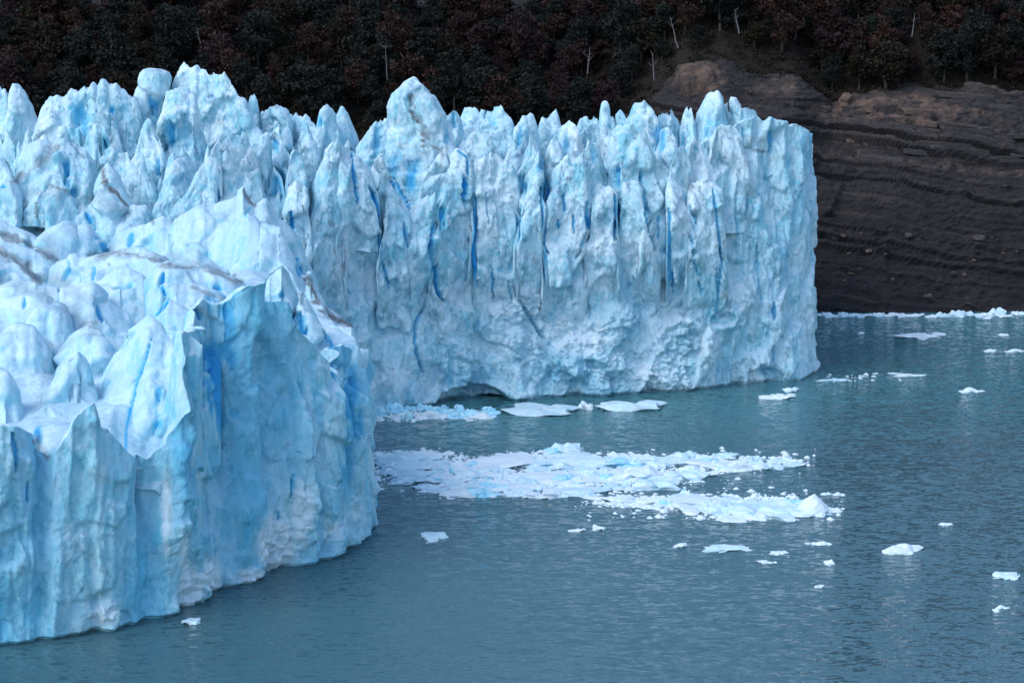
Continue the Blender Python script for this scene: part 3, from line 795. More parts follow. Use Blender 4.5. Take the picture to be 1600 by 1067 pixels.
# ================================================================== FAR ICE FRONT
far = empty('glacier')
prop(far, 'tall pale blue glacier front with jagged spires beyond the open water', 'glacier')
WL_FAR = [(330, 680), (440, 668), (570, 655), (680, 641), (740, 634), (830, 631), (1000, 622), (1100, 614), (1200, 606), (1250, 600), (1270, 592)]
TOP_FAR = [(330, 380), (480, 372), (560, 352), (640, 350), (700, 335), (780, 335), (860, 342), (930, 342), (1000, 335), (1040, 300), (1070, 258), (1100, 225), (1130, 204), (1150, 194), (1165, 187), (1180, 183), (1190, 186), (1197, 192), (1206, 182), (1214, 189), (1225, 189), (1236, 198), (1246, 193), (1256, 201), (1262, 209)]
def d_front(px): return on_water(px, lin(px, WL_FAR))[..., 1]
xs = np.unique(np.concatenate([np.array(WL_FAR)[:, 0], np.array([t[0] for t in TOP_FAR])]))
base = on_water(xs, lin(xs, WL_FAR), -1.0)
lean = lin(xs, [(330, 5), (1060, 5), (1130, 8), (1270, 7)])
top = at(xs, lin(xs, TOP_FAR), base[:, 1] + lean)
ext = [((1279, 579), (1268, 212)), ((1281, 571), (1269, 222))]
eb = [on_water(b[0], b[1], -1.0) for b, _ in ext]; et = [at(t[0], t[1], e[1] + 6) for (b, t), e in zip(ext, eb)]
base = np.concatenate([base, eb]); top = np.concatenate([top, et])
for Dk, pxk in ((505, 1277), (530, 1262), (575, 1235)):
    base = np.concatenate([base, [[x_at(pxk, Dk, -1), Dk, -1.0]]]); zt = 54.0
    top = np.concatenate([top, [[x_at(pxk - 10, Dk, zt), Dk, zt - (Dk - 490) * .06]]])
def relief_far(x, y, P):
    r = 0.9 * gnoise(np.stack([x * .012, y * .004, 0 * x + 3], -1), 1) * 2.2
    r = r + 1.2 * sstep(.9, -.3, np.hypot((x - 860) / 260, (y - 560) / 70)) * (facets(P * .10, 15) + .55)       # bulging broken belt low on the face
    cr = lin(x, [(640, 0), (680, 1), (1060, 1), (1120, .25), (1290, .2)]) * sstep(400, 520, y + 70 * gnoise(np.stack([x * .011, y * .004, 0 * x + 7], -1), 41) + 30 * gnoise(np.stack([x * .04, y * .01, 0 * x], -1), 42)) * sstep(630, 590, y)
    r = r + cr * (np.clip(.5 + 1.5 * gnoise(P * .09, 19), 0, 1.3) * (1.5 * facets(P * .22, 12) + .7 * facets(P * .6, 13) + .35 * facets(P * 1.5, 16) + .6 * fbm(P * .5, 4, 14)))
    # low cave with its arch
    a = np.hypot((x - 742) / 62, (y - 640) / 38)
    r = r - 5.5 * sstep(1.02, .86, a + .05 * gnoise(P * .5, 4)) * sstep(560, 640, x)
    r = r - 7.0 * sstep(1.0, .7, np.hypot((x - 775) / 28, (y - 640) / 19))
    # slanting fracture that frames the smooth right flank
    e = x - (1190 - (y - 430) * .62)
    r = r + 1.5 * sstep(12, -6, e) * sstep(420, 470, y) * sstep(1000, 1060, x)
    r = r - 1.6 * sstep(1, .75, np.hypot((x - 1124) / 20, (y - 497) / 12))
    r = r - 2.2 * sstep(1, .6, np.hypot((x - 1200) / 34, (y - 596) / 24))
    r = r + 1.2 * facets(P * np.array([.12, .12, .04]), 36, 25)
    fl = sstep(1110, 1150, x)
    r = r + fl * (1.2 * gnoise(np.stack([x * .055, y * .006, 0 * x + 9], -1), 6) + .7 * facets(np.stack([x * .06, y * .010, 0 * x], -1), 18) + .45 * facets(np.stack([x * .16, y * .025, 0 * x], -1), 20))
    return r
body = link('ice_cliff', curtain(base, top, .30, relief_far, False, 2, back=26, back_drop=2.5, amp=.75, rough=1.0), far)

# surface between the spires
xg = np.linspace(-200, 1236, 190); Dg = np.linspace(0, 1, 70)
PXg, Tg = np.meshgrid(xg, Dg)
D0 = d_front(np.clip(PXg, 330, 1270)) + 7 + 5 * sstep(1060, 1140, PXg); Dgrid = D0 + Tg * 95
Zg = 37 + 2.5 * Tg + 11 * sstep(1120, 1200, PXg) * (1 - .3 * Tg)
Pg = np.stack([x_at(PXg - 60 * Tg * sstep(1100, 1236, PXg), Dgrid, Zg), Dgrid, Zg], -1)
Pg[..., 2] += 2.6 * fbm(Pg * np.array([.13, .13, 0]), 4, 51) + 1.5 * facets(Pg * np.array([.3, .3, .0]), 52)
keep = {'blue': 0 * Zg, 'dirt': 0 * Zg, 'white': 0 * Zg + .3}
link('ice_surface', mesh_np('ice_surface', Pg.reshape(-1, 3), grid_faces(*PXg.shape), M_ICE, keep), far)

SKYLINE = [  # (outline, metres behind the front, front depth, crest rounding)
 ([(-30,150),(-12,126),(0,133),(12,146),(18,190)],48,7,.5), ([(12,175),(15,150),(19,137),(25,134),(31,135),(38,143),(44,153),(52,168),(61,192)],44,7,.5),
 ([(60,190),(63,170),(72,157),(91,149),(104,150),(110,141),(120,142),(131,136),(138,137),(144,131),(150,136),(158,129),(166,127),(181,133),(192,143),(200,146),(210,154),(217,166),(224,195)],40,9,.5),
 ([(262,160),(265,137),(272,121),(279,110),(287,98),(293,104),(300,107),(309,103),(319,110),(328,118),(335,115),(341,113),(350,115),(355,121),(362,136),(368,146),(373,150),(380,185)],44,9,.5),
 ([(248,215),(252,180),(258,145),(268,143),(281,139),(292,141),(304,148),(307,152),(310,175),(316,200),(324,225)],30,7,.4),
 ([(362,200),(366,174),(369,158),(373,151),(381,158),(388,175),(396,190),(412,212)],36,6,.5), ([(384,175),(387,164),(391,152),(397,149),(401,155),(404,165),(405,190)],46,5,.5),
 ([(402,195),(407,178),(416,172),(425,168),(434,167),(441,170),(448,178),(452,200)],42,6,.5), ([(446,195),(452,181),(462,180),(475,180),(482,184),(492,192),(496,210)],40,6,.5),
 ([(492,215),(496,190),(500,176),(505,168),(512,166),(519,172),(525,182),(532,205)],36,6,.5), ([(520,200),(526,174),(531,169),(536,169),(541,178),(546,188),(552,202),(560,226)],40,6,.5),
 ([(556,236),(564,219),(574,206),(583,193),(590,192),(600,188),(610,187),(618,200)],30,6,.45), ([(604,215),(610,190),(625,186),(640,190),(655,205)],26,6,.45),
 ([(690,205),(696,185),(703,176),(709,174),(716,178),(722,190),(726,205)],34,5,.5), ([(714,205),(720,180),(726,174),(731,171),(740,174),(753,177),(759,186),(762,205)],38,6,.5),
 ([(748,225),(756,180),(764,172),(772,168),(783,168),(787,176),(794,187),(804,208),(810,225)],28,6,.6), ([(794,240),(803,212),(810,198),(818,188),(826,184),(832,181),(836,187),(840,205),(846,235)],22,6,.5),
 ([(838,225),(845,196),(848,183),(855,184),(860,180),(865,173),(869,168),(872,174),(875,188),(880,215)],30,5,.5), ([(868,235),(878,200),(884,193),(889,190),(896,193),(901,195),(906,205),(912,230)],24,5,.45),
 ([(898,225),(906,186),(912,183),(920,185),(928,183),(935,188),(940,200),(944,225)],30,5,.45), ([(930,235),(937,200),(941,165),(944,161),(948,163),(956,180),(963,190),(972,230)],24,5,.7),
 ([(958,225),(965,183),(969,175),(974,180),(979,190),(984,215)],30,4,.5), ([(970,240),(979,190),(983,173),(987,163),(997,162),(1008,158),(1013,166),(1019,176),(1027,187),(1036,215),(1042,240)],22,7,.5),
 ([(1022,225),(1028,184),(1036,179),(1043,176),(1045,182),(1047,172),(1053,175),(1062,190),(1070,220)],26,5,.5), ([(1060,240),(1065,195),(1069,174),(1074,167),(1076,174),(1079,168),(1083,169),(1086,185),(1090,230)],20,5,.45),
 ([(1070,245),(1082,196),(1091,181),(1100,166),(1108,151),(1114,145),(1119,143),(1124,147),(1128,158),(1131,168),(1138,200),(1142,240)],20,8,.55),
 ([(1122,215),(1130,172),(1135,167),(1141,176),(1143,160),(1145,154),(1151,158),(1157,163),(1160,180),(1166,215)],20,6,.5), ([(1148,215),(1156,170),(1165,167),(1175,169),(1182,177),(1190,188),(1200,215)],16,6,.5)]
MIDROW = [  # towers just behind the front row
 ([(210,230),(222,200),(230,185),(242,196),(248,225)],36,5,.5), ([(205,262),(214,228),(224,198),(229,186),(234,190),(241,205),(252,230),(262,262)],24,6,.6), ([(150,262),(160,242),(172,232),(185,240),(200,236),(210,262)],18,5,.5),
 ([(260,280),(268,262),(280,240),(290,238),(300,250),(312,262),(318,290)],12,5,.5), ([(318,330),(326,300),(336,262),(346,230),(352,218),(362,214),(372,217),(384,212),(393,232),(404,262),(410,295),(412,330)],6,6,.5),
 ([(270,325),(290,300),(310,272),(326,248),(342,224),(347,222),(345,245),(336,290),(326,330)],4,4,.8), ([(385,290),(392,232),(404,218),(420,210),(424,230),(428,290)],12,5,.45), ([(414,270),(422,215),(430,190),(436,196),(448,240),(456,270)],16,5,.6),
 ([(440,330),(448,285),(455,236),(460,231),(466,230),(474,252),(479,290),(482,330)],8,5,.45), ([(470,270),(475,210),(478,196),(484,200),(490,214),(494,240),(497,270)],14,5,.5),
 ([(578,290),(584,255),(589,246),(595,243),(598,244),(604,266),(614,290)],6,4,.5), ([(640,350),(655,300),(668,270),(684,246),(694,238),(700,262),(704,350)],6,6,.6), ([(700,262),(716,232),(732,212),(748,208),(764,215),(776,236),(790,262)],8,6,.5),
 ([(800,320),(812,262),(820,232),(828,208),(834,204),(840,222),(846,262),(850,320)],10,6,.6), ([(846,290),(854,232),(864,216),(872,220),(882,246),(890,290)],10,5,.5), ([(898,290),(908,240),(920,222),(932,228),(942,250),(948,290)],9,5,.45),
 ([(930,310),(942,262),(950,226),(960,205),(975,196),(994,198),(1008,205),(1018,232),(1028,262),(1042,282),(1048,310)],8,7,.5), ([(1016,300),(1024,236),(1034,205),(1046,200),(1056,222),(1064,262),(1072,310)],13,6,.5),
 ([(1056,290),(1066,240),(1078,216),(1090,220),(1100,240),(1112,262),(1120,290)],9,6,.5), ([(1100,262),(1110,222),(1122,200),(1136,196),(1150,202),(1160,222),(1166,262)],9,6,.5), ([(1040,330),(1048,262),(1058,236),(1068,232),(1078,255),(1084,300),(1088,335)],6,5,.5)]
FRONTROW = [  # columns standing in the face: outline, metres behind the front, depth, rounding, foot y
 ([(482,420),(486,330),(494,284),(509,242),(517,222),(523,208),(527,195),(530,212),(533,260),(537,330),(540,420)],1,5,.55,520), ([(526,380),(531,240),(534,216),(540,226),(551,238),(562,248),(570,257),(578,276),(588,318),(592,380)],2,4.5,.4,450),
 ([(592,420),(596,350),(602,312),(606,272),(612,284),(620,297),(634,323),(640,345),(642,420)],2,4,.5,460),
 ([(628,430),(632,326),(636,322),(646,321),(656,316),(666,310),(673,306),(678,304),(680,325),(679,430)],1.5,4.2,.5,470), ([(676,430),(680,312),(687,275),(696,251),(704,243),(713,236),(722,241),(730,249),(737,275),(741,430)],2,4.5,.35,475),
 ([(736,440),(740,300),(735,268),(746,251),(757,244),(767,238),(778,246),(790,255),(800,264),(806,282),(810,330),(814,440)],1,5.5,.4,470),
 ([(806,440),(810,330),(816,290),(822,272),(830,258),(836,246),(841,238),(844,262),(848,330),(852,440)],3,4.5,.5,455), ([(850,440),(854,330),(857,298),(862,280),(869,260),(880,250),(888,240),(893,252),(900,248),(904,243),(915,252),(925,262),(928,285),(926,330),(920,440)],1,5.5,.4,462),
 ([(916,430),(920,330),(926,300),(933,291),(941,287),(949,289),(957,296),(962,310),(966,430)],1,5,.4,455), ([(962,420),(966,320),(970,301),(976,288),(985,285),(997,284),(1002,292),(1006,330),(1014,370),(1026,420)],1,5,.45,440),
 ([(1000,430),(1006,330),(1014,296),(1028,280),(1036,276),(1042,286),(1046,300),(1050,430)],3,4.5,.4,448), ([(1042,440),(1044,296),(1047,278),(1054,288),(1063,302),(1075,326),(1084,358),(1094,440)],1.5,5,.5,465),
 ([(1072,430),(1076,320),(1078,296),(1084,285),(1094,280),(1104,281),(1115,285),(1124,300),(1128,340),(1134,430)],1.5,5.5,.4,470),
 ([(440,430),(446,330),(452,296),(462,288),(474,300),(484,350),(488,430)],0,5,.4,500)]
sd = 0
rs = random.Random(9)
for pts, back, Tf, e in SKYLINE + MIDROW:
    sd += 1
    mx = np.mean([p[0] for p in pts]); D = float(d_front(max(330, mx))) + back
    zb = min(36.0, float(z_of(max(p[1] for p in pts), D)) - 5)
    link('serac', ridge_mesh('serac', pts, D, zb, Tf, Tf, min(1, e * rs.uniform(.9, 1.5)), rs.uniform(-.7, .7), .30, .75, 1.1, False, 0, sd, jag=.45, flare=60), far)
for pts, back, Tf, e, fy in FRONTROW:
    sd += 1
    mx = np.mean([p[0] for p in pts]); pts = [(mx + (p[0] - mx) * 1.13, p[1]) for p in pts]; fy += rs.uniform(10, 60); D = float(d_front(mx)) + 5 + back
    zb = float(z_of(fy, D))
    link('serac', ridge_mesh('serac', pts, D, zb, Tf, 6, e, rs.uniform(-.3, .3), .26, .75, 1.1, False, 0, sd, jag=.5, flush=True), far)
# the leaning, overhanging towers
def tower_mesh(rows, D, seed, depth=.8, res=.3, amp=.4):
    rows = np.asarray(rows, float)
    y = np.linspace(rows[0, 0], rows[-1, 0], int(abs(rows[-1, 0] - rows[0, 0]) * D / FPX / res))
    xl, xr = np.interp(y, rows[:, 0], rows[:, 1]), np.interp(y, rows[:, 0], rows[:, 2])
    A = at(xl, y, D); B = at(xr, y, D)
    C, hw = (A + B) / 2, (B[:, 0] - A[:, 0]) / 2
    n = 72; th = np.linspace(0, 2 * math.pi, n)
    c, s = np.cos(th), np.sin(th)
    ex = .75
    cx, cy = np.sign(c) * np.abs(c) ** ex, np.sign(s) * np.abs(s) ** ex
    P = np.zeros((len(y), n, 3))
    dep = (hw * depth + 1.0) * np.minimum(1, hw / (hw.max() * .35))
    P[..., 0] = C[:, None, 0] + hw[:, None] * cx[None]
    P[..., 1] = D + dep[:, None] * cy[None]
    P[..., 2] = C[:, None, 2]
    Nn = np.stack([P[..., 0] - C[:, None, 0], P[..., 1] - D, 0 * P[..., 0]], -1); Nn /= np.linalg.norm(Nn, axis=-1, keepdims=True) + 1e-6
    d = ice_relief(P, amp, 1, seed); d[:, -1] = d[:, 0]
    P = P + Nn * (d * np.minimum(1, hw / 1.5)[:, None])[..., None]
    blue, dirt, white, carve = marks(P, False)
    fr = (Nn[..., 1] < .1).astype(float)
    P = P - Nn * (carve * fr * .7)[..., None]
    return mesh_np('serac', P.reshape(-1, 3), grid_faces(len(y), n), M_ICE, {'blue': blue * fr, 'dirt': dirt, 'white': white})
link('serac', tower_mesh([(106.5, 232, 236), (108, 224, 250), (112, 220, 262), (122, 218.5, 266), (134, 218, 264), (148, 214, 260), (158, 211, 256), (170, 214, 252), (190, 216, 252), (240, 210, 256)], float(d_front(330)) + 46, 3), far)
link('serac', tower_mesh([(120, 645, 648), (123, 640, 653), (130, 631, 660), (140, 624, 666), (147, 619, 672), (150, 618, 680), (160, 614, 688), (174, 611, 695), (186, 611, 699), (200, 613, 702), (225, 607, 706), (255, 602, 712), (330, 598, 716)], float(d_front(650)) + 16, 5, .6, .28, .5), far)
# smaller broken ice filling the gaps
SKY = np.array(sorted([p for s_ in SKYLINE for p in s_[0]]))
for row, (back, y0, y1) in enumerate(((52, 16, 40), (33, 18, 46), (14, 34, 80))):
    x = -20.0 if row < 2 else 215.0
    while x < (560 if row == 2 else 1130):
        w = rs.choice([rs.uniform(13, 24), rs.uniform(20, 46)])
        sky_y = max(float(np.interp(x + q * w, SKY[:, 0], SKY[:, 1])) for q in (.2, .5, .8))
        yc = max(sky_y, 168) + rs.uniform(y0, y1)
        k = rs.uniform(.3, .7)
        pts = [(x, yc + 45), (x + w * .16, yc + 24), (x + w * k * .85, yc + rs.uniform(5, 12)), (x + w * k, yc), (x + w * (k + .1), yc + rs.uniform(3, 14)), (x + w * .86, yc + 26), (x + w, yc + 48)]
        D = float(d_front(max(330, x + w / 2))) + back + rs.uniform(-3, 3)
        sd += 1
        link('serac', ridge_mesh('serac', pts, D, 34.0, rs.uniform(3, 6), 4, rs.uniform(.5, 1.0), rs.uniform(-1, 1), .42, .6, 1, False, 0, sd, jag=.9, flare=40), far)
        x += w * rs.uniform(.75, 1.15)

# ================================================================== NEAR ICE WALL
near = empty('glacier')
prop(near, 'nearer ice wall with rounded grey-streaked hummocks rising from the lake', 'glacier')
WL_N = [(-170, 1040), (-60, 1031), (0, 1023), (60, 1013), (130, 1003), (200, 990), (245, 979), (290, 960), (330, 943), (370, 927), (420, 904), (470, 889), (520, 876), (558, 862), (575, 848)]
TOP_N = [(-170, 650), (-60, 655), (0, 662), (22, 664), (40, 672), (56, 684), (64, 708), (74, 712), (80, 704), (92, 690), (101, 676), (108, 655), (116, 642), (124, 640), (132, 630), (141, 626), (146, 648), (150, 662), (158, 670), (164, 668), (172, 680), (188, 699), (203, 712), (214, 710), (222, 718), (232, 712), (244, 692), (254, 664), (262, 632), (269, 592), (275, 554), (281, 520), (300, 517), (322, 513), (332, 505), (342, 484), (352, 471), (360, 473), (368, 480), (376, 470), (382, 447), (392, 443), (401, 440), (404, 455), (412, 470), (426, 472), (442, 469), (448, 490), (454, 511), (462, 512), (469, 521), (480, 535), (491, 549), (506, 570), (520, 592), (530, 588), (538, 562), (548, 548), (559, 540), (566, 546), (573, 575)]
xs = np.unique(np.concatenate([np.array(WL_N)[:, 0], np.array(TOP_N)[:, 0], [575]]))
base = on_water(xs, lin(xs, WL_N), -1.0); top = at(xs, lin(xs, TOP_N), base[:, 1] + lin(xs, [(-170, 3), (0, 3), (300, 4), (575, 3)]))
eb = [on_water(582, 828, -1.0), on_water(584, 800, -1.0)]
et = [at(572, 592, eb[0][1] + 2), at(571, 600, eb[1][1] + 3)]
base = np.concatenate([base, eb]); top = np.concatenate([top, et])
for Dk, pxk, zt in ((352, 574, 28), (366, 560, 26), (385, 535, 24), (425, 480, 23)):
    base = np.concatenate([base, [[x_at(pxk, Dk, -1), Dk, -1.0]]]); top = np.concatenate([top, [[x_at(pxk - 4, Dk + 1, zt), Dk + 1, zt]]])
REL = [(-170, 0), (-50, .4), (0, .5), (40, .5), (58, -1.0), (66, -1.2), (80, .5), (140, 1.2), (212, .8), (226, -.4), (240, -.3), (258, 2.0), (266, 2.1), (280, .5), (296, .9), (316, .5), (332, -1.8), (346, -2.6), (368, -2.0), (378, -.4), (390, .9), (398, .8), (410, -.6), (440, .5), (490, 1.2), (516, 1.5), (526, 1.3), (536, -.9), (552, -1.3), (566, -.3), (580, 0)]
def relief_near(x, y, P):
    up = sstep(900, 760, y - (x - 300) * -.25)
    w = 6 * gnoise(P * .12, 33)
    r = 1.7 * lin(x + w, REL) * (.35 + .65 * up)
    e = x - (545 - sstep(680, 880, y) * 52)                       # long slanting edge of the big slab
    r = r + .9 * sstep(6, -8, e) * sstep(420, 470, x) * sstep(560, 640, y)
    r = r + .8 * gnoise(np.stack([x * .06, y * .006, 0 * x + 4], -1), 7) * .8 + 2.0 * facets(P * np.array([.13, .13, .035]), 34, 30) + .7 * facets(P * np.array([.4, .4, .12]), 35, 20)
    for cx, cy, rx, ry, st in WH_NEAR:
        d = np.hypot((x - cx) / rx, (y - cy) / ry)
        r = r + .8 * st * sstep(1.2, .3, d) * (.5 + facets(P * .8, 27) + .7 * fbm(P * .8, 3, 28))
    return r
link('ice_cliff', curtain(base, top, .21, relief_near, True, 4, back=5, back_drop=9, amp=.5, rough=.9, foot=.6), near)

def plateau_z(px, D):
    return 34 + .085 * (D - 300) + 8 * np.exp(-((px - 385) / 75.0) ** 2) * sstep(430, 330, D)
xg = np.linspace(-170, 560, 190); tg = np.linspace(0, 1, 90)
PXg, Tg = np.meshgrid(xg, tg)
tp = at(xg, lin(xg, TOP_N), on_water(xg, lin(xg, WL_N))[:, 1] + 3)
edge = tp[:, 1] + 2.5 + 4.5 * sstep(285, 315, xg) + 1.7 * np.maximum(0, -lin(xg, REL))
Dgrid = edge[None] + Tg * (lin(xg, [(-170, 455), (300, 440), (480, 415), (575, 352)]) - edge)[None]
Zg = plateau_z(PXg, Dgrid) - 5.0
lowt = np.array([tp[np.abs(xg - x_) < 42, 2].min() for x_ in xg])
Zg = np.minimum(Zg, (lowt - 2.0)[None] + Tg * 60)
SIL = [(380, 300), (437, 352), (462, 374), (484, 414), (500, 448), (512, 478), (532, 502), (552, 516), (562, 540)]
Zg = np.minimum(Zg, z_of(lin(PXg, SIL) + 10 + np.maximum(0, Dgrid - 335) * .35, Dgrid))
Pg = np.stack([x_at(PXg, Dgrid, Zg), Dgrid, Zg], -1)
Pg[..., 2] += (1.0 * fbm(Pg * np.array([.12, .12, 0]), 3, 55) + .8 * facets(Pg * np.array([.16, .16, 0]), 56)) * sstep(0, .08, Tg)
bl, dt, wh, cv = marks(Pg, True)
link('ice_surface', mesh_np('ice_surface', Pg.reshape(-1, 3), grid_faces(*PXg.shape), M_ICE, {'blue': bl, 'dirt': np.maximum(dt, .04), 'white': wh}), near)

HUM = [  # outline, front reach m, rounding, D (None: resting on the surface)
 ([(14,300),(21,287),(26,255),(39,231),(50,223),(63,218),(80,220),(100,217),(106,222),(120,224),(136,229),(143,242),(148,256),(160,300)],12,.7,424),
 ([(140,340),(148,322),(155,292),(160,263),(164,254),(168,251),(174,256),(181,268),(189,289),(196,312),(203,340)],9,.9,416),
 ([(-40,300),(-20,262),(0,250),(14,262),(26,284),(36,305)],8,.6,418), ([(70,330),(78,296),(90,290),(102,296),(113,308),(122,330)],6,.6,414),
 ([(205,325),(211,310),(218,303),(231,303),(241,312),(250,326)],6,.5,None), ([(236,352),(240,338),(245,322),(260,313),(272,308),(284,305),(296,307),(303,310),(312,320),(320,340)],7,.5,None),
 ([(-40,345),(-10,335),(0,330),(16,316),(39,311),(52,311),(62,314),(76,329),(84,344),(90,360)],8,.5,None), ([(84,362),(92,345),(110,331),(121,321),(131,318),(144,329),(152,340),(160,360)],8,.55,None),
 ([(146,372),(152,357),(171,344),(194,331),(210,322),(228,320),(236,329),(240,346),(243,360)],8,.6,None),
 ([(262,372),(273,343),(297,329),(320,313),(328,314),(336,317),(347,310),(360,305),(372,297),(381,292),(389,303),(398,318),(408,313),(416,310),(426,324),(437,340),(450,350),(462,362),(474,385),(484,412),(496,440)],16,.75,392),
 ([(318,400),(325,386),(340,368),(354,354),(370,342),(387,332),(398,340),(406,349),(420,351),(437,355),(448,374),(456,392),(474,440),(500,480)],18,.8,378),
 ([(40,395),(49,381),(68,360),(80,351),(89,347),(105,347),(113,351),(119,357),(128,353),(136,352),(152,365),(161,374),(168,395)],10,.6,None),
 ([(158,410),(166,389),(184,366),(205,357),(226,352),(244,342),(255,337),(268,345),(289,357),(302,373),(313,390),(322,412)],12,.6,None),
 ([(-50,362),(0,346),(26,357),(52,368),(70,378),(92,398)],9,.6,None), ([(-50,385),(0,373),(34,384),(66,394),(90,407),(104,424)],10,.6,None), ([(-50,408),(0,397),(26,410),(52,426),(64,444),(74,462)],12,.6,None),
 ([(58,440),(66,424),(87,407),(110,399),(142,398),(157,397),(178,392),(199,387),(228,387),(244,396),(262,407),(276,424)],10,.5,None),
 ([(276,425),(285,406),(291,395),(300,392),(310,391),(331,404),(354,422),(364,438)],8,.5,None), ([(225,440),(240,418),(262,408),(286,416),(315,419),(341,426),(367,431),(380,440),(396,462)],9,.5,None),
 ([(138,470),(152,440),(166,428),(181,420),(199,417),(212,421),(224,427),(244,441),(257,460),(268,484)],13,.55,None), ([(240,470),(252,446),(262,442),(282,443),(302,447),(322,453),(339,460),(352,470),(366,492)],9,.5,None),
 ([(80,478),(96,450),(120,445),(148,441),(158,450),(168,462),(186,478),(202,496),(212,520)],14,.6,None), ([(-60,500),(-20,450),(20,438),(60,436),(90,446),(112,470),(126,510)],16,.6,None),
 ([(244,512),(250,490),(262,468),(276,472),(300,486),(325,503),(334,520)],8,.7,None),
 ([(118,650),(140,616),(160,580),(185,545),(210,510),(222,499),(232,491),(244,500),(258,510),(270,514),(284,517),(300,522),(322,534),(345,560)],24,1.05,308),
 ([(-60,640),(-20,590),(0,575),(12,582),(24,602),(38,636),(50,665)],13,.8,297), ([(-90,520),(-40,456),(20,440),(60,438),(100,450),(140,474),(172,520),(192,600)],62,1.0,345),
 ([(56,660),(78,598),(100,566),(122,548),(136,560),(146,596),(160,655)],13,.8,304), ([(-40,585),(-6,528),(24,506),(52,512),(72,540),(96,604)],13,.7,320), ([(84,566),(108,524),(136,503),(160,516),(188,566)],12,.7,322), ([(22,690),(44,650),(70,632),(96,640),(118,680)],7,.6,294), ([(20,560),(44,494),(72,470),(98,480),(118,524)],12,.7,332),
 ([(180,775),(203,726),(222,698),(238,670),(250,642),(262,604),(272,566),(282,528),(296,520),(316,540)],5,.5,295),
 ([(392,490),(400,452),(420,424),(440,412),(456,426),(466,455),(478,500),(494,548)],14,.8,334), ([(452,524),(460,484),(470,452),(480,462),(495,492),(512,524),(526,590)],9,.8,333),
 ([(468,512),(474,470),(479,430),(484,424),(492,440),(502,462),(512,482),(532,494),(552,506),(560,530)],8,.6,368), ([(500,560),(508,522),(520,508),(536,505),(550,510),(559,528),(566,556)],10,.6,346)]
for i, (pts, Tf, e, D) in enumerate(HUM):
    pts = sorted(pts)
    px = np.mean([p[0] for p in pts]); yc = min(p[1] for p in pts) * .6 + np.mean([p[1] for p in pts]) * .4
    if D is None:
        Ds = np.linspace(262, 470, 400)
        j = int(np.argmin(np.abs(z_of(yc, Ds) - plateau_z(px, Ds) - 3.0))); D = float(Ds[j])
        lim = float(on_water(px, lin(px, WL_N))[1]) + 6
        D = max(D, lim)
    zb = float(z_of(max(p[1] for p in pts), D)) - 6
    link('hummock', ridge_mesh('hummock', pts, D, zb, Tf, 8, e, rs.uniform(-.5, .5), .24, .75, .9 if D > 402 else .42, True, 0, 200 + i, .12, slab=12 <= Tf and D < 410), near)

# ================================================================== FLOATING ICE
FLOE = [chunk_mesh('floe', (M_FLOE, M_FLOE_W)[i % 2], 500 + i, 3, (1, 1, .7), 1.3, .25, -.35) for i in range(14)]
FLOE_BLUE = [chunk_mesh('floe', M_FLOE_B, 530 + i, 3, (1, 1, 1), .9, .18, -.35) for i in range(3)]
def floe(x, y, wpx, hpx, label, group=None, bank=FLOE, depth=None, name='ice_floe'):
    p = on_water(x, y)
    k = p[1] / FPX
    o = link(name, rf.choice(bank))
    wm, hm = wpx * k / 2, hpx * k
    hm *= .8
    o.scale = (wm * .92, depth or wm * rf.uniform(.5, .9), hm)
    o.location = (p[0], p[1], -.12 * hm); o.rotation_euler = (0, 0, rf.choice([0, math.pi]) + rf.uniform(-.3, .3))
    prop(o, label, 'ice floe', group)
    return o
rf = random.Random(31)
SINGLE = [(1190,800,110,18,'broad white floe left of the peaked one'),(990,636,95,13,'smooth white floe lying before the far ice front'),(918,638,26,14,'small knobby white floe left of the smooth one'),
 (850,641,100,9,'long flat white floe before the low ice cave'),(735,652,60,8,'flat white slab at the edge of the blue brash'),(1412,862,54,14,'curved white floe in the open water at right'),(1135,857,66,7,'long thin floe below the drifting ice'),
 (1062,853,26,5,'tiny pale floe left of the long thin one'),(1212,864,34,5,'small flat floe right of the long thin one'),(1197,878,24,5,'tiny white floe below the small flat one'),(1279,850,30,5,'small white floe below the peaked floe'),(1293,881,20,7,'small pointed floe in the open water'),
 (1283,917,18,8,'small lone floe nearest below the pointed one'),(1474,819,24,4,'tiny floe in open water right of the peaked floe'),(1576,902,60,9,'white floe cut by the right edge of the view'),(1568,950,18,5,'tiny floe below the one at the right edge'),(1555,955,12,4,'tiniest floe near the right edge'),
 (676,839,54,7,'pale sunken floe beside the near ice wall'),(905,829,30,6,'pale floe left of a sloping pair'),(933,826,28,7,'pale sloping floe right of its twin'),(300,971,34,6,'small white floe at the foot of the near ice wall'),
 (1222,621,60,8,'flat floe off the corner of the far ice front'),(1236,611,22,9,'small upright floe at the corner of the far ice front'),(1436,524,62,6,'long flat floe off the rocky shore'),(1565,524,18,5,'small floe off the rocky shore at right'),(1522,612,30,7,'lone white floe in the open water before the shore'),
 (1548,549,18,4,'tiny floe beside the right edge before the shore'),(1592,549,30,4,'thin floe at the right edge before the shore'),(1300,594,40,4,'thin floe just right of the far ice front'),(1410,585,40,3,'thin sliver of ice on the dark water streak'),(1346,521,10,3,'speck of ice off the rocky shore')]
for x, y, w, h, lab in SINGLE: floe(x, y, w, h, lab)
PEAKED = chunk_mesh('floe', M_FLOE_W, 611, 4, (1, 1, .8), .6, .16, -.35, peak=(.12, -.1, 1.25))
floe(1264, 799, 112, 26, 'tall white peaked floe at the right tip of the drifting ice', None, [PEAKED]).rotation_euler = (0, 0, .1)
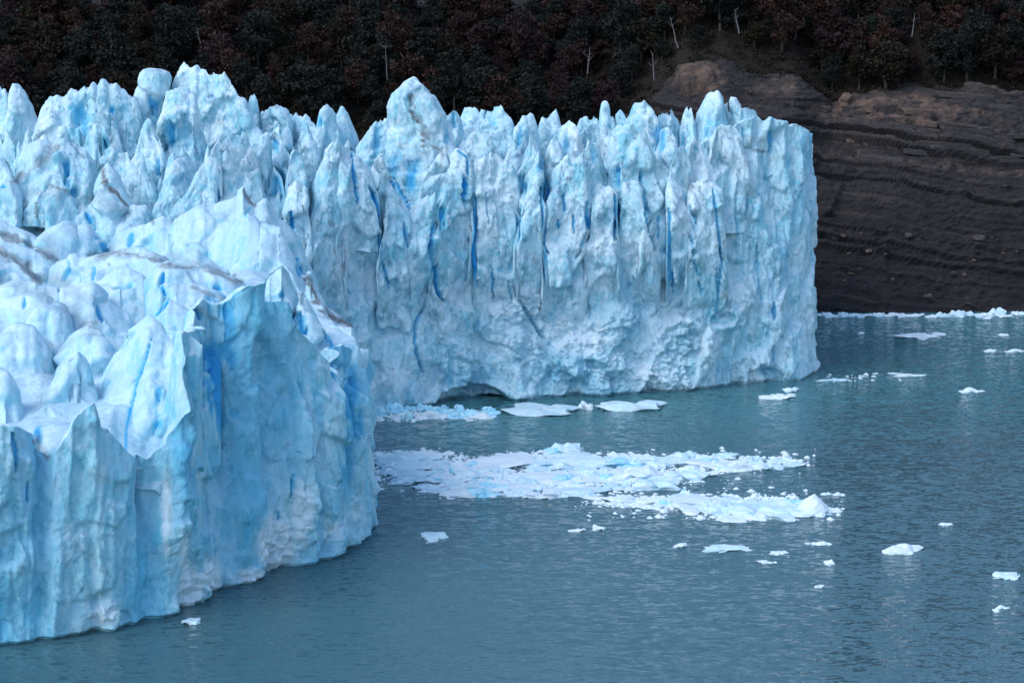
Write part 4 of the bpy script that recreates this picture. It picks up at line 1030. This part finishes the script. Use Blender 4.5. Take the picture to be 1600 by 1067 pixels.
for x0, x1, y, h in ((1281, 1440, 494, 8), (1450, 1566, 495, 11), (1576, 1640, 491, 8)):
    x = x0
    while x < x1:
        w = rf.uniform(14, 32); floe(min(x + w / 2, x1 - 4), y + rf.uniform(-1.5, .5), w * 1.25, h * rf.uniform(.6, 1.2), 'white ice lump stranded in the row along the rocky shore', 'ice stranded along the far shore'); x += w * .8
floe(1558, 493, 22, 16, 'tallest white lump of the ice stranded along the shore')
# bright blue brash against the far ice front
for i in range(46):
    x = rf.uniform(560, 770); f = (x - 560) / 210
    y = rf.uniform(636 + 4 * f, 657 - 4 * f)
    floe(x, y, rf.uniform(12, 44), rf.uniform(5, 17) * (1 - .5 * f), 'bright blue ice block packed at the foot of the far front', 'blue brash ice below the far front', FLOE_BLUE if rf.random() < .75 else FLOE)
# drifting field of brash
def inside(x, y, poly):
    c = False; j = len(poly) - 1
    for i in range(len(poly)):
        (xi, yi), (xj, yj) = poly[i], poly[j]
        if (yi > y) != (yj > y) and x < (xj - xi) * (y - yi) / (yj - yi) + xi: c = not c
        j = i
    return c
FIELD_A = [(566, 706), (640, 704), (700, 712), (760, 712), (840, 702), (900, 706), (960, 712), (1050, 706), (1150, 712), (1230, 713), (1266, 722), (1200, 731), (1130, 740), (1060, 746), (1105, 753), (1040, 758), (960, 772), (860, 778), (720, 776), (650, 767), (700, 755), (590, 750), (566, 748)]
FIELD_B = [(905, 785), (960, 778), (1060, 772), (1130, 772), (1200, 778), (1240, 776), (1310, 796), (1270, 804), (1180, 812), (1080, 812), (1090, 800), (1000, 794)]
for x, y, w, h, d_ in ((640, 722, 150, 14, 9), (760, 726, 190, 11, 9), (880, 722, 170, 15, 9), (1010, 722, 180, 10, 8), (1130, 724, 150, 7, 6), (830, 748, 240, 9, 9), (980, 745, 170, 8, 7), (760, 765, 190, 7, 6), (900, 766, 160, 7, 6), (640, 742, 130, 8, 5), (1220, 722, 70, 5, 3), (1000, 783, 150, 6, 4), (1110, 786, 150, 8, 6), (1180, 796, 170, 12, 7)):
    floe(x, y, w, h, 'wide low ice raft carrying the blocks of the drifting brash', 'low rafts under the drifting brash', FLOE, d_ * .6, 'ice_raft')
for poly, n, lab, grp in ((FIELD_A, 190, 'white ice block in the long drifting field of brash', 'blocks of the long brash field'), (FIELD_B, 70, 'white ice block in the smaller brash field behind the peaked floe', 'blocks of the smaller brash field')):
    bx = [p[0] for p in poly]; by = [p[1] for p in poly]; k = 0
    while k < n:
        x, y = rf.uniform(min(bx), max(bx)), rf.uniform(min(by), max(by))
        if not inside(x, y, poly): continue
        big = rf.random()
        w = 12 + 60 * big ** 2.2; h = 3 + 10 * rf.random() ** 2 + (6 if big > .85 else 0)
        floe(x, y, w, h, lab, grp, FLOE_BLUE if rf.random() < .14 else FLOE, name='ice_block'); k += 1
# fine fragments between the blocks
Vb, Fb = [], []
base_c = np.array([(1, 0, 0), (.3, .95, 0), (-.8, .6, 0), (-.8, -.6, 0), (.3, -.95, 0), (.1, .05, 1.0)]); fc = np.array([(0, 1, 5), (1, 2, 5), (2, 3, 5), (3, 4, 5), (4, 0, 5)])
for poly, n in ((FIELD_A, 3600), (FIELD_B, 1300), ([(566, 640), (770, 640), (770, 652), (566, 660)], 500), ([(1285, 590), (1430, 578), (1440, 588), (1300, 598)], 50)):
    bx = [p[0] for p in poly]; by = [p[1] for p in poly]; k = 0
    while k < n:
        x, y = rf.uniform(min(bx) - 8, max(bx) + 8), rf.uniform(min(by) - 2, max(by) + 2)
        if not inside(x, y, poly) and rf.random() > .08: continue
        p = on_water(x, y); s = .18 + .75 * rf.random() ** 2.5; a = rf.uniform(0, 6.28); ca, sa = math.cos(a), math.sin(a)
        q = base_c * (1 + .35 * (RNG.random(base_c.shape) - .5)) * np.array([s, s, s * rf.uniform(.25, .7)])
        q = np.stack([q[:, 0] * ca - q[:, 1] * sa, q[:, 0] * sa + q[:, 1] * ca, q[:, 2] - .03], -1) + p
        Fb.append(fc + 6 * (len(Vb))); Vb.append(q); k += 1
brash = link('brash_ice', mesh_np('brash_ice', np.concatenate(Vb), np.concatenate(Fb), M_FLOE_W, smooth=False))
prop(brash, 'fine broken ice floating between the larger blocks', 'brash ice', kind='stuff')
print('ledges', n_led, 'trees', leafy_n, 'objects', len(bpy.data.objects), 'tris', sum(sum(len(p.vertices) - 2 for p in m.polygons) for m in bpy.data.meshes if len(m.polygons) < 400000))
